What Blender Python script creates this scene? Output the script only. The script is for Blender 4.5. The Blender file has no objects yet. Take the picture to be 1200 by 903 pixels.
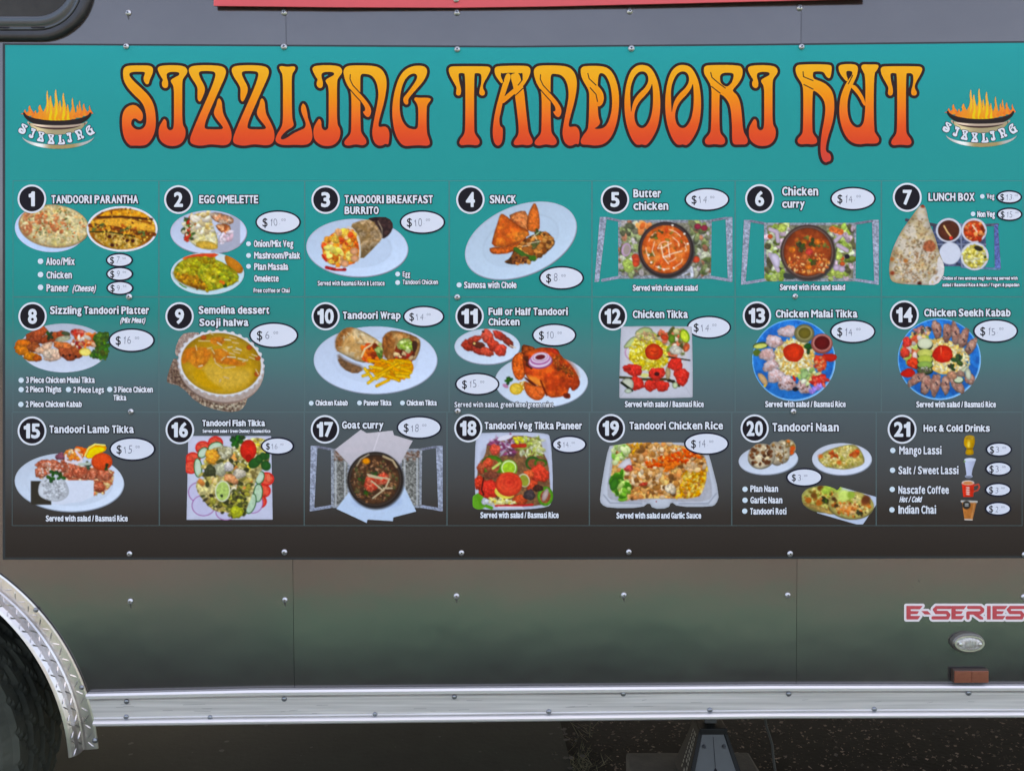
import bpy, bmesh, math, random
import numpy as np
from mathutils import Matrix, Vector

# ------------------------------------------------------------------ camera, sky, sun, exposure
sc = bpy.context.scene
FPX = 926.0                     # focal length in pixels of the 1200 px wide photograph
CAM = Vector((0.0, -1.93, 1.36))
ROT = Matrix.Rotation(math.radians(90 - 1.8), 3, 'X') @ Matrix.Rotation(math.radians(-0.22), 3, 'Z')
cam_data = bpy.data.cameras.new("camera")
cam_data.sensor_width = 36.0
cam_data.lens = 36.0 * FPX / 1200.0
cam_data.clip_start = 0.05
cam_data.clip_end = 3000
camo = bpy.data.objects.new("camera", cam_data)
sc.collection.objects.link(camo)
camo.location = CAM
camo.rotation_euler = ROT.to_euler()
sc.camera = camo

SUN_EL, SUN_AZ = 54.0, 8.0      # the sun stands behind the trailer
world = bpy.data.worlds.new("World")
sc.world = world
world.use_nodes = True
wn = world.node_tree
wn.nodes.clear()
sky = wn.nodes.new("ShaderNodeTexSky")
sky.sky_type = 'NISHITA'
sky.sun_disc = False
sky.sun_elevation = math.radians(SUN_EL)
sky.sun_rotation = math.radians(SUN_AZ)
sky.dust_density = 5.0
sky.air_density = 0.6
sky.ozone_density = 0.0
bgn = wn.nodes.new("ShaderNodeBackground")
bgn.inputs[1].default_value = 0.15
wo = wn.nodes.new("ShaderNodeOutputWorld")
wn.links.new(sky.outputs[0], bgn.inputs[0])
wn.links.new(bgn.outputs[0], wo.inputs[0])

sd = bpy.data.lights.new("sun", 'SUN')
sd.energy = 3.5
sd.angle = math.radians(0.5)
sd.color = (1.0, 0.95, 0.88)
so = bpy.data.objects.new("sun", sd)
sc.collection.objects.link(so)
_e, _a = math.radians(SUN_EL), math.radians(SUN_AZ)
sdir = Vector((math.sin(_a) * math.cos(_e), math.cos(_a) * math.cos(_e), math.sin(_e)))
so.rotation_euler = sdir.to_track_quat('Z', 'Y').to_euler()
so.location = (0, 8, 10)

vs = sc.view_settings
vs.view_transform = 'Standard'
vs.look = 'None'
vs.gamma = 1.0
vs.use_curve_mapping = False
vs.exposure = 2.7
try:
    vs.use_white_balance = True
    vs.white_balance_temperature = 7900
    vs.white_balance_tint = 10
except Exception:
    pass

# ------------------------------------------------------------------ helpers
def W(px, py, d=0.0):
    """photo pixel -> point on the vertical plane d metres in front of the trailer's wall (wall is y=0)"""
    v = ROT @ Vector(((px - 600.0) / FPX, -(py - 451.5) / FPX, -1.0))
    t = (-d - CAM.y) / v.y
    return CAM + v * t

_R = np.array(ROT)
def Wn(px, py, d=0.0):
    px = np.asarray(px, float); py = np.asarray(py, float)
    v = np.stack([(px - 600.0) / FPX, -(py - 451.5) / FPX, -np.ones_like(px)], -1) @ _R.T
    t = (-d - CAM.y) / v[..., 1]
    return np.array(CAM) + v * t[..., None]

def P(px, py, d=0.0):
    """like W, but the pixel is read ON the wall and the point is then pushed d out of it"""
    w = W(px, py, 0.0)
    return Vector((w.x, w.y - d, w.z))

def Pn(px, py, d=0.0):
    w = Wn(px, py, 0.0)
    w[..., 1] -= d
    return w

def s2l(c):
    c = np.asarray(c, float) / 255.0
    return np.where(c <= 0.04045, c / 12.92, ((c + 0.055) / 1.055) ** 2.4)

WORLD_LOC = {}
def tag(o, label=None, cat=None, group=None, kind=None):
    if label: o["label"] = label
    if cat: o["category"] = cat
    if group: o["group"] = group
    if kind: o["kind"] = kind
    return o

def place(o, loc, parent=None):
    loc = Vector(loc)
    sc.collection.objects.link(o)
    WORLD_LOC[o.name] = loc
    if parent is not None:
        o.parent = parent
        o.location = loc - WORLD_LOC[parent.name]
    else:
        o.location = loc
    return o

def empty(name, loc, parent=None):
    o = bpy.data.objects.new(name, None)
    o.empty_display_size = 0.1
    return place(o, loc, parent)

def build(name, verts, faces, mats, parent=None, mi=None, smooth=False, cols=None, origin=None):
    """one mesh object from world-space vertices"""
    v = np.asarray(verts, float)
    if origin is None:
        c = (v.min(0) + v.max(0)) / 2
        origin = (c[0], c[1], v[:, 2].min())
    v = v - np.array(origin)
    me = bpy.data.meshes.new(name)
    if isinstance(faces, np.ndarray):
        me.vertices.add(len(v)); me.vertices.foreach_set("co", v.ravel())
        me.loops.add(faces.size); me.loops.foreach_set("vertex_index", faces.ravel().astype(np.int32))
        me.polygons.add(len(faces))
        me.polygons.foreach_set("loop_start", np.arange(len(faces), dtype=np.int32) * faces.shape[1])
        me.update(calc_edges=True)
    else:
        me.from_pydata([tuple(p) for p in v], [], faces)
    for m in (mats if isinstance(mats, (list, tuple)) else [mats]):
        me.materials.append(m)
    if mi is not None:
        me.polygons.foreach_set("material_index", np.asarray(mi, dtype=np.int32))
    if smooth:
        me.polygons.foreach_set("use_smooth", np.ones(len(me.polygons), dtype=bool))
    if cols is not None:
        at = me.color_attributes.new("print", 'FLOAT_COLOR', 'POINT')
        at.data.foreach_set("color", np.concatenate([cols, np.ones((len(cols), 1))], 1).astype(np.float32).ravel())
    me.update()
    o = bpy.data.objects.new(name, me)
    return place(o, origin, parent)

def share(src, loc, parent=None):
    o = src.copy()
    return place(o, loc, parent)

# ------------------------------------------------------------------ materials
def mat(name, col, rough=0.5, metal=0.0, spec=0.5, noise=None, bump=None, coat=0.0, col2=None, nscale=8.0, stretch=None):
    m = bpy.data.materials.new(name)
    m.use_nodes = True
    nt = m.node_tree
    b = nt.nodes["Principled BSDF"]
    b.inputs["Base Color"].default_value = (*col, 1)
    b.inputs["Roughness"].default_value = rough
    b.inputs["Metallic"].default_value = metal
    b.inputs["Specular IOR Level"].default_value = spec
    b.inputs["Coat Weight"].default_value = coat
    tc = nt.nodes.new("ShaderNodeTexCoord")
    src = tc.outputs["Object"]
    if stretch:
        mp = nt.nodes.new("ShaderNodeMapping")
        mp.inputs["Scale"].default_value = stretch
        nt.links.new(src, mp.inputs[0]); src = mp.outputs[0]
    if noise or col2:
        n = nt.nodes.new("ShaderNodeTexNoise")
        n.inputs["Scale"].default_value = nscale
        n.inputs["Detail"].default_value = 6
        nt.links.new(src, n.inputs["Vector"])
        r = nt.nodes.new("ShaderNodeValToRGB")
        r.color_ramp.elements[0].position = 0.35
        r.color_ramp.elements[1].position = 0.68
        c2 = col2 or tuple(min(1, c * (1 + noise)) for c in col)
        c1 = col if col2 else tuple(c * (1 - noise) for c in col)
        r.color_ramp.elements[0].color = (*c1, 1)
        r.color_ramp.elements[1].color = (*c2, 1)
        nt.links.new(n.outputs[0], r.inputs[0])
        nt.links.new(r.outputs[0], b.inputs["Base Color"])
        rr = nt.nodes.new("ShaderNodeMapRange")
        rr.inputs[3].default_value = max(0.02, rough - 0.08); rr.inputs[4].default_value = min(1, rough + 0.1)
        nt.links.new(n.outputs[0], rr.inputs[0]); nt.links.new(rr.outputs[0], b.inputs["Roughness"])
    if bump:
        n2 = nt.nodes.new("ShaderNodeTexNoise")
        n2.inputs["Scale"].default_value = bump[0]
        n2.inputs["Detail"].default_value = 5
        nt.links.new(src, n2.inputs["Vector"])
        bp = nt.nodes.new("ShaderNodeBump")
        bp.inputs["Strength"].default_value = bump[1]
        bp.inputs["Distance"].default_value = bump[2]
        nt.links.new(n2.outputs[0], bp.inputs["Height"])
        nt.links.new(bp.outputs[0], b.inputs["Normal"])
    return m

def ramp_mat(name, stops, rough, spec=0.5, coat=0.0, space='BANNER'):
    """printed vertical colour gradient, fixed to the banner (object coordinates of the banner empty's frame = world z here)"""
    m = bpy.data.materials.new(name)
    m.use_nodes = True
    nt = m.node_tree
    b = nt.nodes["Principled BSDF"]
    b.inputs["Roughness"].default_value = rough
    b.inputs["Specular IOR Level"].default_value = spec
    b.inputs["Coat Weight"].default_value = coat
    g = nt.nodes.new("ShaderNodeNewGeometry")
    sp = nt.nodes.new("ShaderNodeSeparateXYZ")
    nt.links.new(g.outputs["Position"], sp.inputs[0])
    n = nt.nodes.new("ShaderNodeTexNoise")
    n.inputs["Scale"].default_value = 1.6
    nt.links.new(g.outputs["Position"], n.inputs["Vector"])
    ad = nt.nodes.new("ShaderNodeMath"); ad.operation = 'MULTIPLY_ADD'
    ad.inputs[1].default_value = 0.05
    nt.links.new(n.outputs[0], ad.inputs[0]); nt.links.new(sp.outputs[2], ad.inputs[2])
    zs = [W(600, y).z + 0.025 for y, _ in stops]
    mr = nt.nodes.new("ShaderNodeMapRange")
    mr.inputs[1].default_value = zs[0]; mr.inputs[2].default_value = zs[-1]
    nt.links.new(ad.outputs[0], mr.inputs[0])
    r = nt.nodes.new("ShaderNodeValToRGB")
    el = r.color_ramp.elements
    while len(el) < len(stops): el.new(0.5)
    for i, ((y, c), z) in enumerate(zip(stops, zs)):
        el[i].position = (z - zs[0]) / (zs[-1] - zs[0])
    for i, (y, c) in enumerate(stops):
        el[i].color = (*(s2l(c) * GAIN), 1)
    nt.links.new(mr.outputs[0], r.inputs[0])
    nt.links.new(r.outputs[0], b.inputs["Base Color"])
    return m

GAIN = 0.92
def pc(*c):                      # printed colour
    return tuple(float(x) for x in s2l(c) * GAIN)

def print_mat(name, rough=0.38):
    m = bpy.data.materials.new(name)
    m.use_nodes = True
    nt = m.node_tree
    b = nt.nodes["Principled BSDF"]
    a = nt.nodes.new("ShaderNodeAttribute")
    a.attribute_name = "print"
    nt.links.new(a.outputs["Color"], b.inputs["Base Color"])
    b.inputs["Roughness"].default_value = rough
    b.inputs["Specular IOR Level"].default_value = 0.08
    return m

M = {}
M['banner'] = ramp_mat("banner_gradient", [(40, (0, 162, 162)), (130, (0, 153, 149)), (300, (0, 149, 142)), (335, (0, 145, 137)), (370, (30, 138, 130)),
                                       (410, (72, 128, 125)), (450, (84, 110, 112)), (490, (84, 95, 97)), (530, (80, 84, 85)),
                                       (570, (74, 73, 71)), (605, (60, 53, 48)), (656, (50, 42, 37))], 0.30, 0.08)
M['photo'] = print_mat("dish_print")
M['ink'] = mat("black_ink", pc(30, 26, 33), 0.4, spec=0.08)
M['title_ink'] = mat("title_ink", pc(52, 34, 34), 0.4, spec=0.08)
M['white_ink'] = mat("white_ink", pc(228, 230, 236), 0.4, spec=0.08)
M['oval'] = mat("price_sticker_white", pc(226, 228, 238), 0.45, spec=0.08)
M['navy'] = mat("navy_ink", pc(30, 32, 48), 0.4, spec=0.08)
M['pen'] = mat("faded_pen", pc(128, 130, 146), 0.5, spec=0.08)
M['bullet'] = mat("bullet_ink", pc(218, 232, 240), 0.4, spec=0.08)
M['title'] = ramp_mat("title_gradient", [(75, (255, 184, 44)), (95, (255, 170, 36)), (115, (255, 148, 30)), (135, (254, 118, 40)), (150, (244, 92, 38)), (165, (236, 78, 42)), (190, (224, 72, 60))], 0.4, 0.06)
M['line'] = mat("cell_line_ink", pc(100, 126, 126), 0.4, spec=0.08)
M['edge'] = mat("banner_edge", pc(18, 28, 34), 0.5)
M['red'] = mat("red_sign_paint", pc(224, 80, 84), 0.45, noise=0.05, nscale=3)
M['panel'] = mat("charcoal_panel", (0.142, 0.130, 0.127), 0.16, metal=0.8, spec=0.4, noise=0.06, nscale=2.0, bump=(1.1, 0.35, 0.025))
M['alu'] = mat("brushed_aluminium", (0.67, 0.64, 0.615), 0.5, metal=0.6, noise=0.16, nscale=5, stretch=(0.6, 6, 30), bump=(6, 0.12, 0.002))
M['bead'] = mat("aluminium_bead", (0.74, 0.72, 0.71), 0.45, metal=0.75)
M['plate'] = mat("diamond_plate", (0.62, 0.59, 0.56), 0.30, metal=0.92, noise=0.12, nscale=14, bump=(30, 0.15, 0.002))
M['steel'] = mat("screw_steel", (0.58, 0.59, 0.61), 0.32, metal=0.85)
M['rivet'] = mat("rivet_steel", (0.26, 0.27, 0.29), 0.3, metal=0.85)
M['rubber'] = mat("rubber_seal", (0.022, 0.022, 0.025), 0.42, noise=0.3, nscale=20, bump=(60, 0.2, 0.002))
M['tyre'] = mat("tyre_rubber", (0.040, 0.043, 0.034), 0.85, spec=0.15, col2=(0.075, 0.078, 0.06), nscale=9, bump=(70, 0.4, 0.003))
M['rim'] = mat("wheel_rim", (0.55, 0.55, 0.56), 0.3, metal=0.9)
M['glass'] = mat("tinted_glass", (0.026, 0.02, 0.012), 0.2, spec=0.25, col2=(0.045, 0.038, 0.028), nscale=12, bump=(4, 0.1, 0.01))
M['frame'] = mat("window_frame_grey", (0.075, 0.085, 0.095), 0.35, metal=0.5)
M['dark'] = mat("underbody_black", (0.02, 0.02, 0.019), 0.8, noise=0.3, nscale=6)
M['roof'] = mat("roof_white", (0.7, 0.7, 0.7), 0.5)
# ------------------------------------------------------------------ shapes as signed fields -> meshes
def chaikin(pts, n=2):
    p = np.asarray(pts, float)
    for _ in range(n):
        q = np.roll(p, -1, 0)
        a = p * 0.75 + q * 0.25
        b = p * 0.25 + q * 0.75
        p = np.stack([a, b], 1).reshape(-1, 2)
    return p

def seg_dist(X, Y, ax, ay, bx, by):
    dx, dy = bx - ax, by - ay
    L = dx * dx + dy * dy + 1e-9
    t = np.clip(((X - ax) * dx + (Y - ay) * dy) / L, 0, 1)
    return np.hypot(X - ax - t * dx, Y - ay - t * dy)

def poly_field(X, Y, loops):
    """signed distance (negative inside, even-odd) to closed loops"""
    d = np.full(X.shape, 1e9)
    inside = np.zeros(X.shape, bool)
    for p in loops:
        p = np.asarray(p, float)
        q = np.roll(p, -1, 0)
        for (ax, ay), (bx, by) in zip(p, q):
            d = np.minimum(d, seg_dist(X, Y, ax, ay, bx, by))
            if ay != by:
                c = (ay > Y) != (by > Y)
                xi = (bx - ax) * (Y - ay) / (by - ay) + ax
                inside ^= c & (X < xi)
    return np.where(inside, -d, d)

def line_field(X, Y, pts, w):
    d = np.full(X.shape, 1e9)
    for (ax, ay), (bx, by) in zip(pts[:-1], pts[1:]):
        d = np.minimum(d, seg_dist(X, Y, ax, ay, bx, by))
    return d - w

def field_geo(gx, gy, F, cols=None):
    """marching squares on grid (gx, gy 1-D photo px); returns 2-D verts, faces, colours. Fields negative inside."""
    ny, nx = F.shape
    F = np.where(np.abs(F) < 1e-6, 1e-6, F)
    ins = F < 0
    n4 = ins[:-1, :-1].astype(int) + ins[:-1, 1:] + ins[1:, 1:] + ins[1:, :-1]
    verts, faces, vc = [], [], []
    vid = {}
    def gv(j, i):
        k = (j, i)
        if k not in vid:
            vid[k] = len(verts); verts.append((gx[i], gy[j]))
            if cols is not None: vc.append(cols[j, i])
        return vid[k]
    def ev(j0, i0, j1, i1):
        k = (j0, i0, j1, i1) if (j0, i0) < (j1, i1) else (j1, i1, j0, i0)
        if k not in vid:
            a, b = F[k[0], k[1]], F[k[2], k[3]]
            t = a / (a - b)
            vid[k] = len(verts)
            verts.append((gx[k[1]] * (1 - t) + gx[k[3]] * t, gy[k[0]] * (1 - t) + gy[k[2]] * t))
            if cols is not None:
                vc.append(cols[k[0], k[1]] if a < 0 else cols[k[2], k[3]])
        return vid[k]
    if cols is None:
        for j in range(ny - 1):
            row = n4[j] == 4
            if not row.any(): continue
            d = np.diff(np.concatenate([[0], row.astype(int), [0]]))
            for s, e in zip(np.where(d == 1)[0], np.where(d == -1)[0]):
                faces.append((gv(j, s), gv(j + 1, s), gv(j + 1, e), gv(j, e)))
    else:
        for j, i in zip(*np.where(n4 == 4)):
            faces.append((gv(j, i), gv(j + 1, i), gv(j + 1, i + 1), gv(j, i + 1)))
    for j, i in zip(*np.where((n4 > 0) & (n4 < 4))):
        cs = [(j, i), (j + 1, i), (j + 1, i + 1), (j, i + 1)]
        if n4[j, i] == 2 and ins[cs[0]] == ins[cs[2]]:
            for a in range(4):       # ambiguous cell: two corner triangles
                if ins[cs[a]]:
                    p, n = cs[a - 1], cs[(a + 1) % 4]
                    faces.append((ev(*p, *cs[a]), gv(*cs[a]), ev(*cs[a], *n)))
            continue
        f = []
        for a in range(4):
            c, n = cs[a], cs[(a + 1) % 4]
            if ins[c]: f.append(gv(*c))
            if ins[c] != ins[n]: f.append(ev(*c, *n))
        if len(f) >= 3: faces.append(tuple(f))
    return verts, faces, vc

class Geo:
    """collects flat printed pieces (photo px, height above the wall in m) into one mesh"""
    def __init__(s): s.v = []; s.f = []; s.m = []; s.c = []; s.mats = []
    def mi(s, m):
        if m not in s.mats: s.mats.append(m)
        return s.mats.index(m)
    def add(s, verts, faces, m, d, cols=None):
        if not faces: return
        k = len(s.v)
        w = Pn(*np.asarray(verts, float).T, d)
        s.v.extend(map(tuple, w)); i = s.mi(m)
        for f in faces: s.f.append(tuple(x + k for x in f)); s.m.append(i)
        if cols is not None and len(cols): s.c.extend(cols)
    def field(s, gx, gy, F, m, d, cols=None):
        v, f, c = field_geo(gx, gy, F, cols)
        s.add(v, f, m, d, c)
    def ell(s, cx, cy, rx, ry, m, d, n=40, rin=None):
        t = np.linspace(0, 2 * math.pi, n, endpoint=False)
        if rin is None:
            s.add([(cx + rx * math.cos(a), cy - ry * math.sin(a)) for a in t][::-1], [tuple(range(n))], m, d)
        else:
            s.add([(cx + rx * math.cos(a), cy + ry * math.sin(a)) for a in t] +
                  [(cx + rin[0] * math.cos(a), cy + rin[1] * math.sin(a)) for a in t],
                  [(i, (i + 1) % n, n + (i + 1) % n, n + i) for i in range(n)], m, d)
    def rect(s, x0, y0, x1, y1, m, d):
        s.add([(x0, y0), (x0, y1), (x1, y1), (x1, y0)], [(0, 1, 2, 3)], m, d)
    def done(s, name, parent):
        o = build(name, s.v, s.f, s.mats, parent, mi=s.m, cols=np.array(s.c) if s.c else None)
        return o

# ------------------------------------------------------------------ lettering (outlines of Blender's own built-in font)
FONT = {}
def load_glyphs(chars):
    obs = {}
    for ch in chars:
        cu = bpy.data.curves.new("g", 'FONT')
        cu.body = ch + "|"; cu.size = 1.0; cu.fill_mode = 'NONE'; cu.resolution_u = 3
        o = bpy.data.objects.new("g", cu)
        sc.collection.objects.link(o); obs[ch] = o
    bar = bpy.data.curves.new("g", 'FONT'); bar.body = "|"; bar.size = 1.0; bar.fill_mode = 'NONE'
    ob = bpy.data.objects.new("g", bar); sc.collection.objects.link(ob)
    bpy.context.view_layer.update()
    dg = bpy.context.evaluated_depsgraph_get()
    def loops(o):
        me = o.evaluated_get(dg).to_mesh()
        nb = {}
        for e in me.edges:
            a, b = e.vertices
            nb.setdefault(a, []).append(b); nb.setdefault(b, []).append(a)
        co = [(v.co.x, v.co.y) for v in me.vertices]
        seen, out = set(), []
        for s0 in nb:
            if s0 in seen: continue
            lp, cur, prev = [], s0, None
            while cur not in seen:
                seen.add(cur); lp.append(co[cur])
                nx = [q for q in nb[cur] if q != prev and q not in seen]
                if not nx: break
                prev, cur = cur, nx[0]
            if len(lp) > 2: out.append(np.array(lp))
        o.evaluated_get(dg).to_mesh_clear()
        return out
    b0 = min(l[:, 0].min() for l in loops(ob))
    for ch, o in obs.items():
        ls = loops(o)
        k = max(range(len(ls)), key=lambda i: ls[i][:, 0].max())
        adv = ls[k][:, 0].min() - b0
        FONT[ch] = ([l for i, l in enumerate(ls) if i != k], adv)
    for o in list(obs.values()) + [ob]:
        cu = o.data
        bpy.data.objects.remove(o); bpy.data.curves.remove(cu)

load_glyphs("ABCDEFGHIJKLMNOPQRSTUVWXYZabcdefghijklmnopqrstuvwxyz0123456789/().,&$")
_H = FONT['H'][0][0]
CAPH = _H[:, 1].max() - _H[:, 1].min()
XH = FONT['x'][0][0][:, 1].max()
def _norm():
    """give the built-in face the even widths and tall lower case of a condensed poster face"""
    for ch in list(FONT):
        ls, adv = FONT[ch]
        if ch in "MW": w = .84
        elif ch in "EFLT": w = .50
        elif ch == "I": w = .17
        elif ch.isupper(): w = .60
        elif ch in "mw": w = .84
        elif ch in "il": w = .17
        elif ch in "j": w = .24
        elif ch in "ftr": w = .34
        elif ch.islower(): w = .54
        elif ch == "1": w = .34
        elif ch.isdigit() or ch in "$": w = .56
        elif ch == "&": w = .62
        elif ch == "/": w = .30
        elif ch in "()": w = .22
        else: w = .12
        a = min(l[:, 0].min() for l in ls); b = max(l[:, 0].max() for l in ls)
        out = []
        for l in ls:
            x = (l[:, 0] - a) / (b - a) * w + 0.078; y = l[:, 1].copy()
            if ch.islower():
                y = np.where(y <= 0, y, np.where(y <= XH, y / XH * 0.77 * CAPH, 0.77 * CAPH + (y - XH) / max(CAPH * 1.06 - XH, .01) * 0.23 * CAPH))
                y = np.minimum(y, CAPH * 1.04)
                if ch in 'ij':
                    y0 = l[:, 1]
                    y = np.where(y0 <= 0, y0, np.where(y0 <= XH * 1.03, y0 / XH * 0.70 * CAPH, (0.90 + 0.16 * (y0 - XH * 1.03) / max(l[:, 1].max() - XH * 1.03, .01)) * CAPH))
                    if y0.min() > XH: y = CAPH * (0.88 + 0.18 * (y0 - y0.min()) / np.ptp(y0))
            out.append(np.stack([x, y], 1))
        FONT[ch] = (out, w + 0.155)
_norm()
FONT[' '] = ([], 0.30)
FONT['1'] = ([np.array([(.06, .50), (.06, .62), (.17, .64), (.25, .70), (.27, .76), (.42, .76), (.42, 0), (.24, 0), (.24, .50)]) / .76 * np.array([.76, CAPH])], 0.52)

def text(geo, s, x0, x1, base, cap, fill, out=None, d=0.0, bold=0.35, ow=0.9, ital=0.0, res=2.3, align=None, tilt=0.0):
    """string fitted between photo-px x0..x1 on baseline 'base' with capital height 'cap' (all photo px)"""
    pen, L = 0.0, []
    for ch in s:
        ls, adv = FONT[ch]
        for l in ls: L.append(l + np.array([pen, 0]))
        pen += adv
    if not L: return
    mn = min(l[:, 0].min() for l in L); mx = max(l[:, 0].max() for l in L)
    sy = cap / CAPH
    sx = (x1 - x0) / (mx - mn)
    m = bold + (ow if out else 0) + 1.2
    loops = []
    for l in L:
        X = x0 + (l[:, 0] - mn) * sx
        Y = base - l[:, 1] * sy
        X = X + ital * (base - Y)
        Y = Y - (X - x0) * tilt
        loops.append(np.stack([X, Y], 1))
    ax0 = min(l[:, 0].min() for l in loops) - m; ax1 = max(l[:, 0].max() for l in loops) + m
    ay0 = min(l[:, 1].min() for l in loops) - m; ay1 = max(l[:, 1].max() for l in loops) + m
    gx = np.arange(ax0, ax1 + 1 / res, 1 / res); gy = np.arange(ay0, ay1 + 1 / res, 1 / res)
    D = np.full((len(gy), len(gx)), 9.0); I = np.zeros(D.shape, bool)
    for l in loops:
        i0 = max(0, int((l[:, 0].min() - m - ax0) * res)); i1 = int((l[:, 0].max() + m - ax0) * res) + 2
        j0 = max(0, int((l[:, 1].min() - m - ay0) * res)); j1 = int((l[:, 1].max() + m - ay0) * res) + 2
        X, Y = np.meshgrid(gx[i0:i1], gy[j0:j1])
        A = l; B = np.roll(l, -1, 0)
        ax, ay, bx, by = A[:, 0], A[:, 1], B[:, 0], B[:, 1]
        Xs, Ys = X[..., None], Y[..., None]
        dx, dy = bx - ax, by - ay
        t = np.clip(((Xs - ax) * dx + (Ys - ay) * dy) / (dx * dx + dy * dy + 1e-12), 0, 1)
        dd = np.hypot(Xs - ax - t * dx, Ys - ay - t * dy).min(-1)
        dyy = np.where(np.abs(dy) < 1e-12, 1e-12, dy)
        cr = ((ay > Ys) != (by > Ys)) & (Xs < dx * (Ys - ay) / dyy + ax)
        sl = (slice(j0, j1), slice(i0, i1))
        D[sl] = np.minimum(D[sl], dd)
        I[sl] ^= (cr.sum(-1) % 2).astype(bool)
    F = np.where(I, -D, D)
    if out is not None: geo.field(gx, gy, F - bold - ow, out, d)
    geo.field(gx, gy, F - bold, fill, d + (0.00015 if out is not None else 0))
# ------------------------------------------------------------------ the printed dish pictures, painted as flat coloured print
_NT = np.random.RandomState(7).rand(64, 64)
def vnoise(X, Y, s, seed=0):
    x = X / s + seed * 7.31; y = Y / s + seed * 3.17
    xi = np.floor(x).astype(int); yi = np.floor(y).astype(int)
    fx = x - xi; fy = y - yi
    fx = fx * fx * (3 - 2 * fx); fy = fy * fy * (3 - 2 * fy)
    g = lambda a, b: _NT[(yi + b) % 64, (xi + a) % 64]
    return (g(0, 0) * (1 - fx) + g(1, 0) * fx) * (1 - fy) + (g(0, 1) * (1 - fx) + g(1, 1) * fx) * fy

def fbm(X, Y, s, seed=0):
    return 0.5 * vnoise(X, Y, s, seed) + 0.3 * vnoise(X, Y, s / 2.1, seed + 1) + 0.2 * vnoise(X, Y, s / 4.3, seed + 2)

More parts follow.
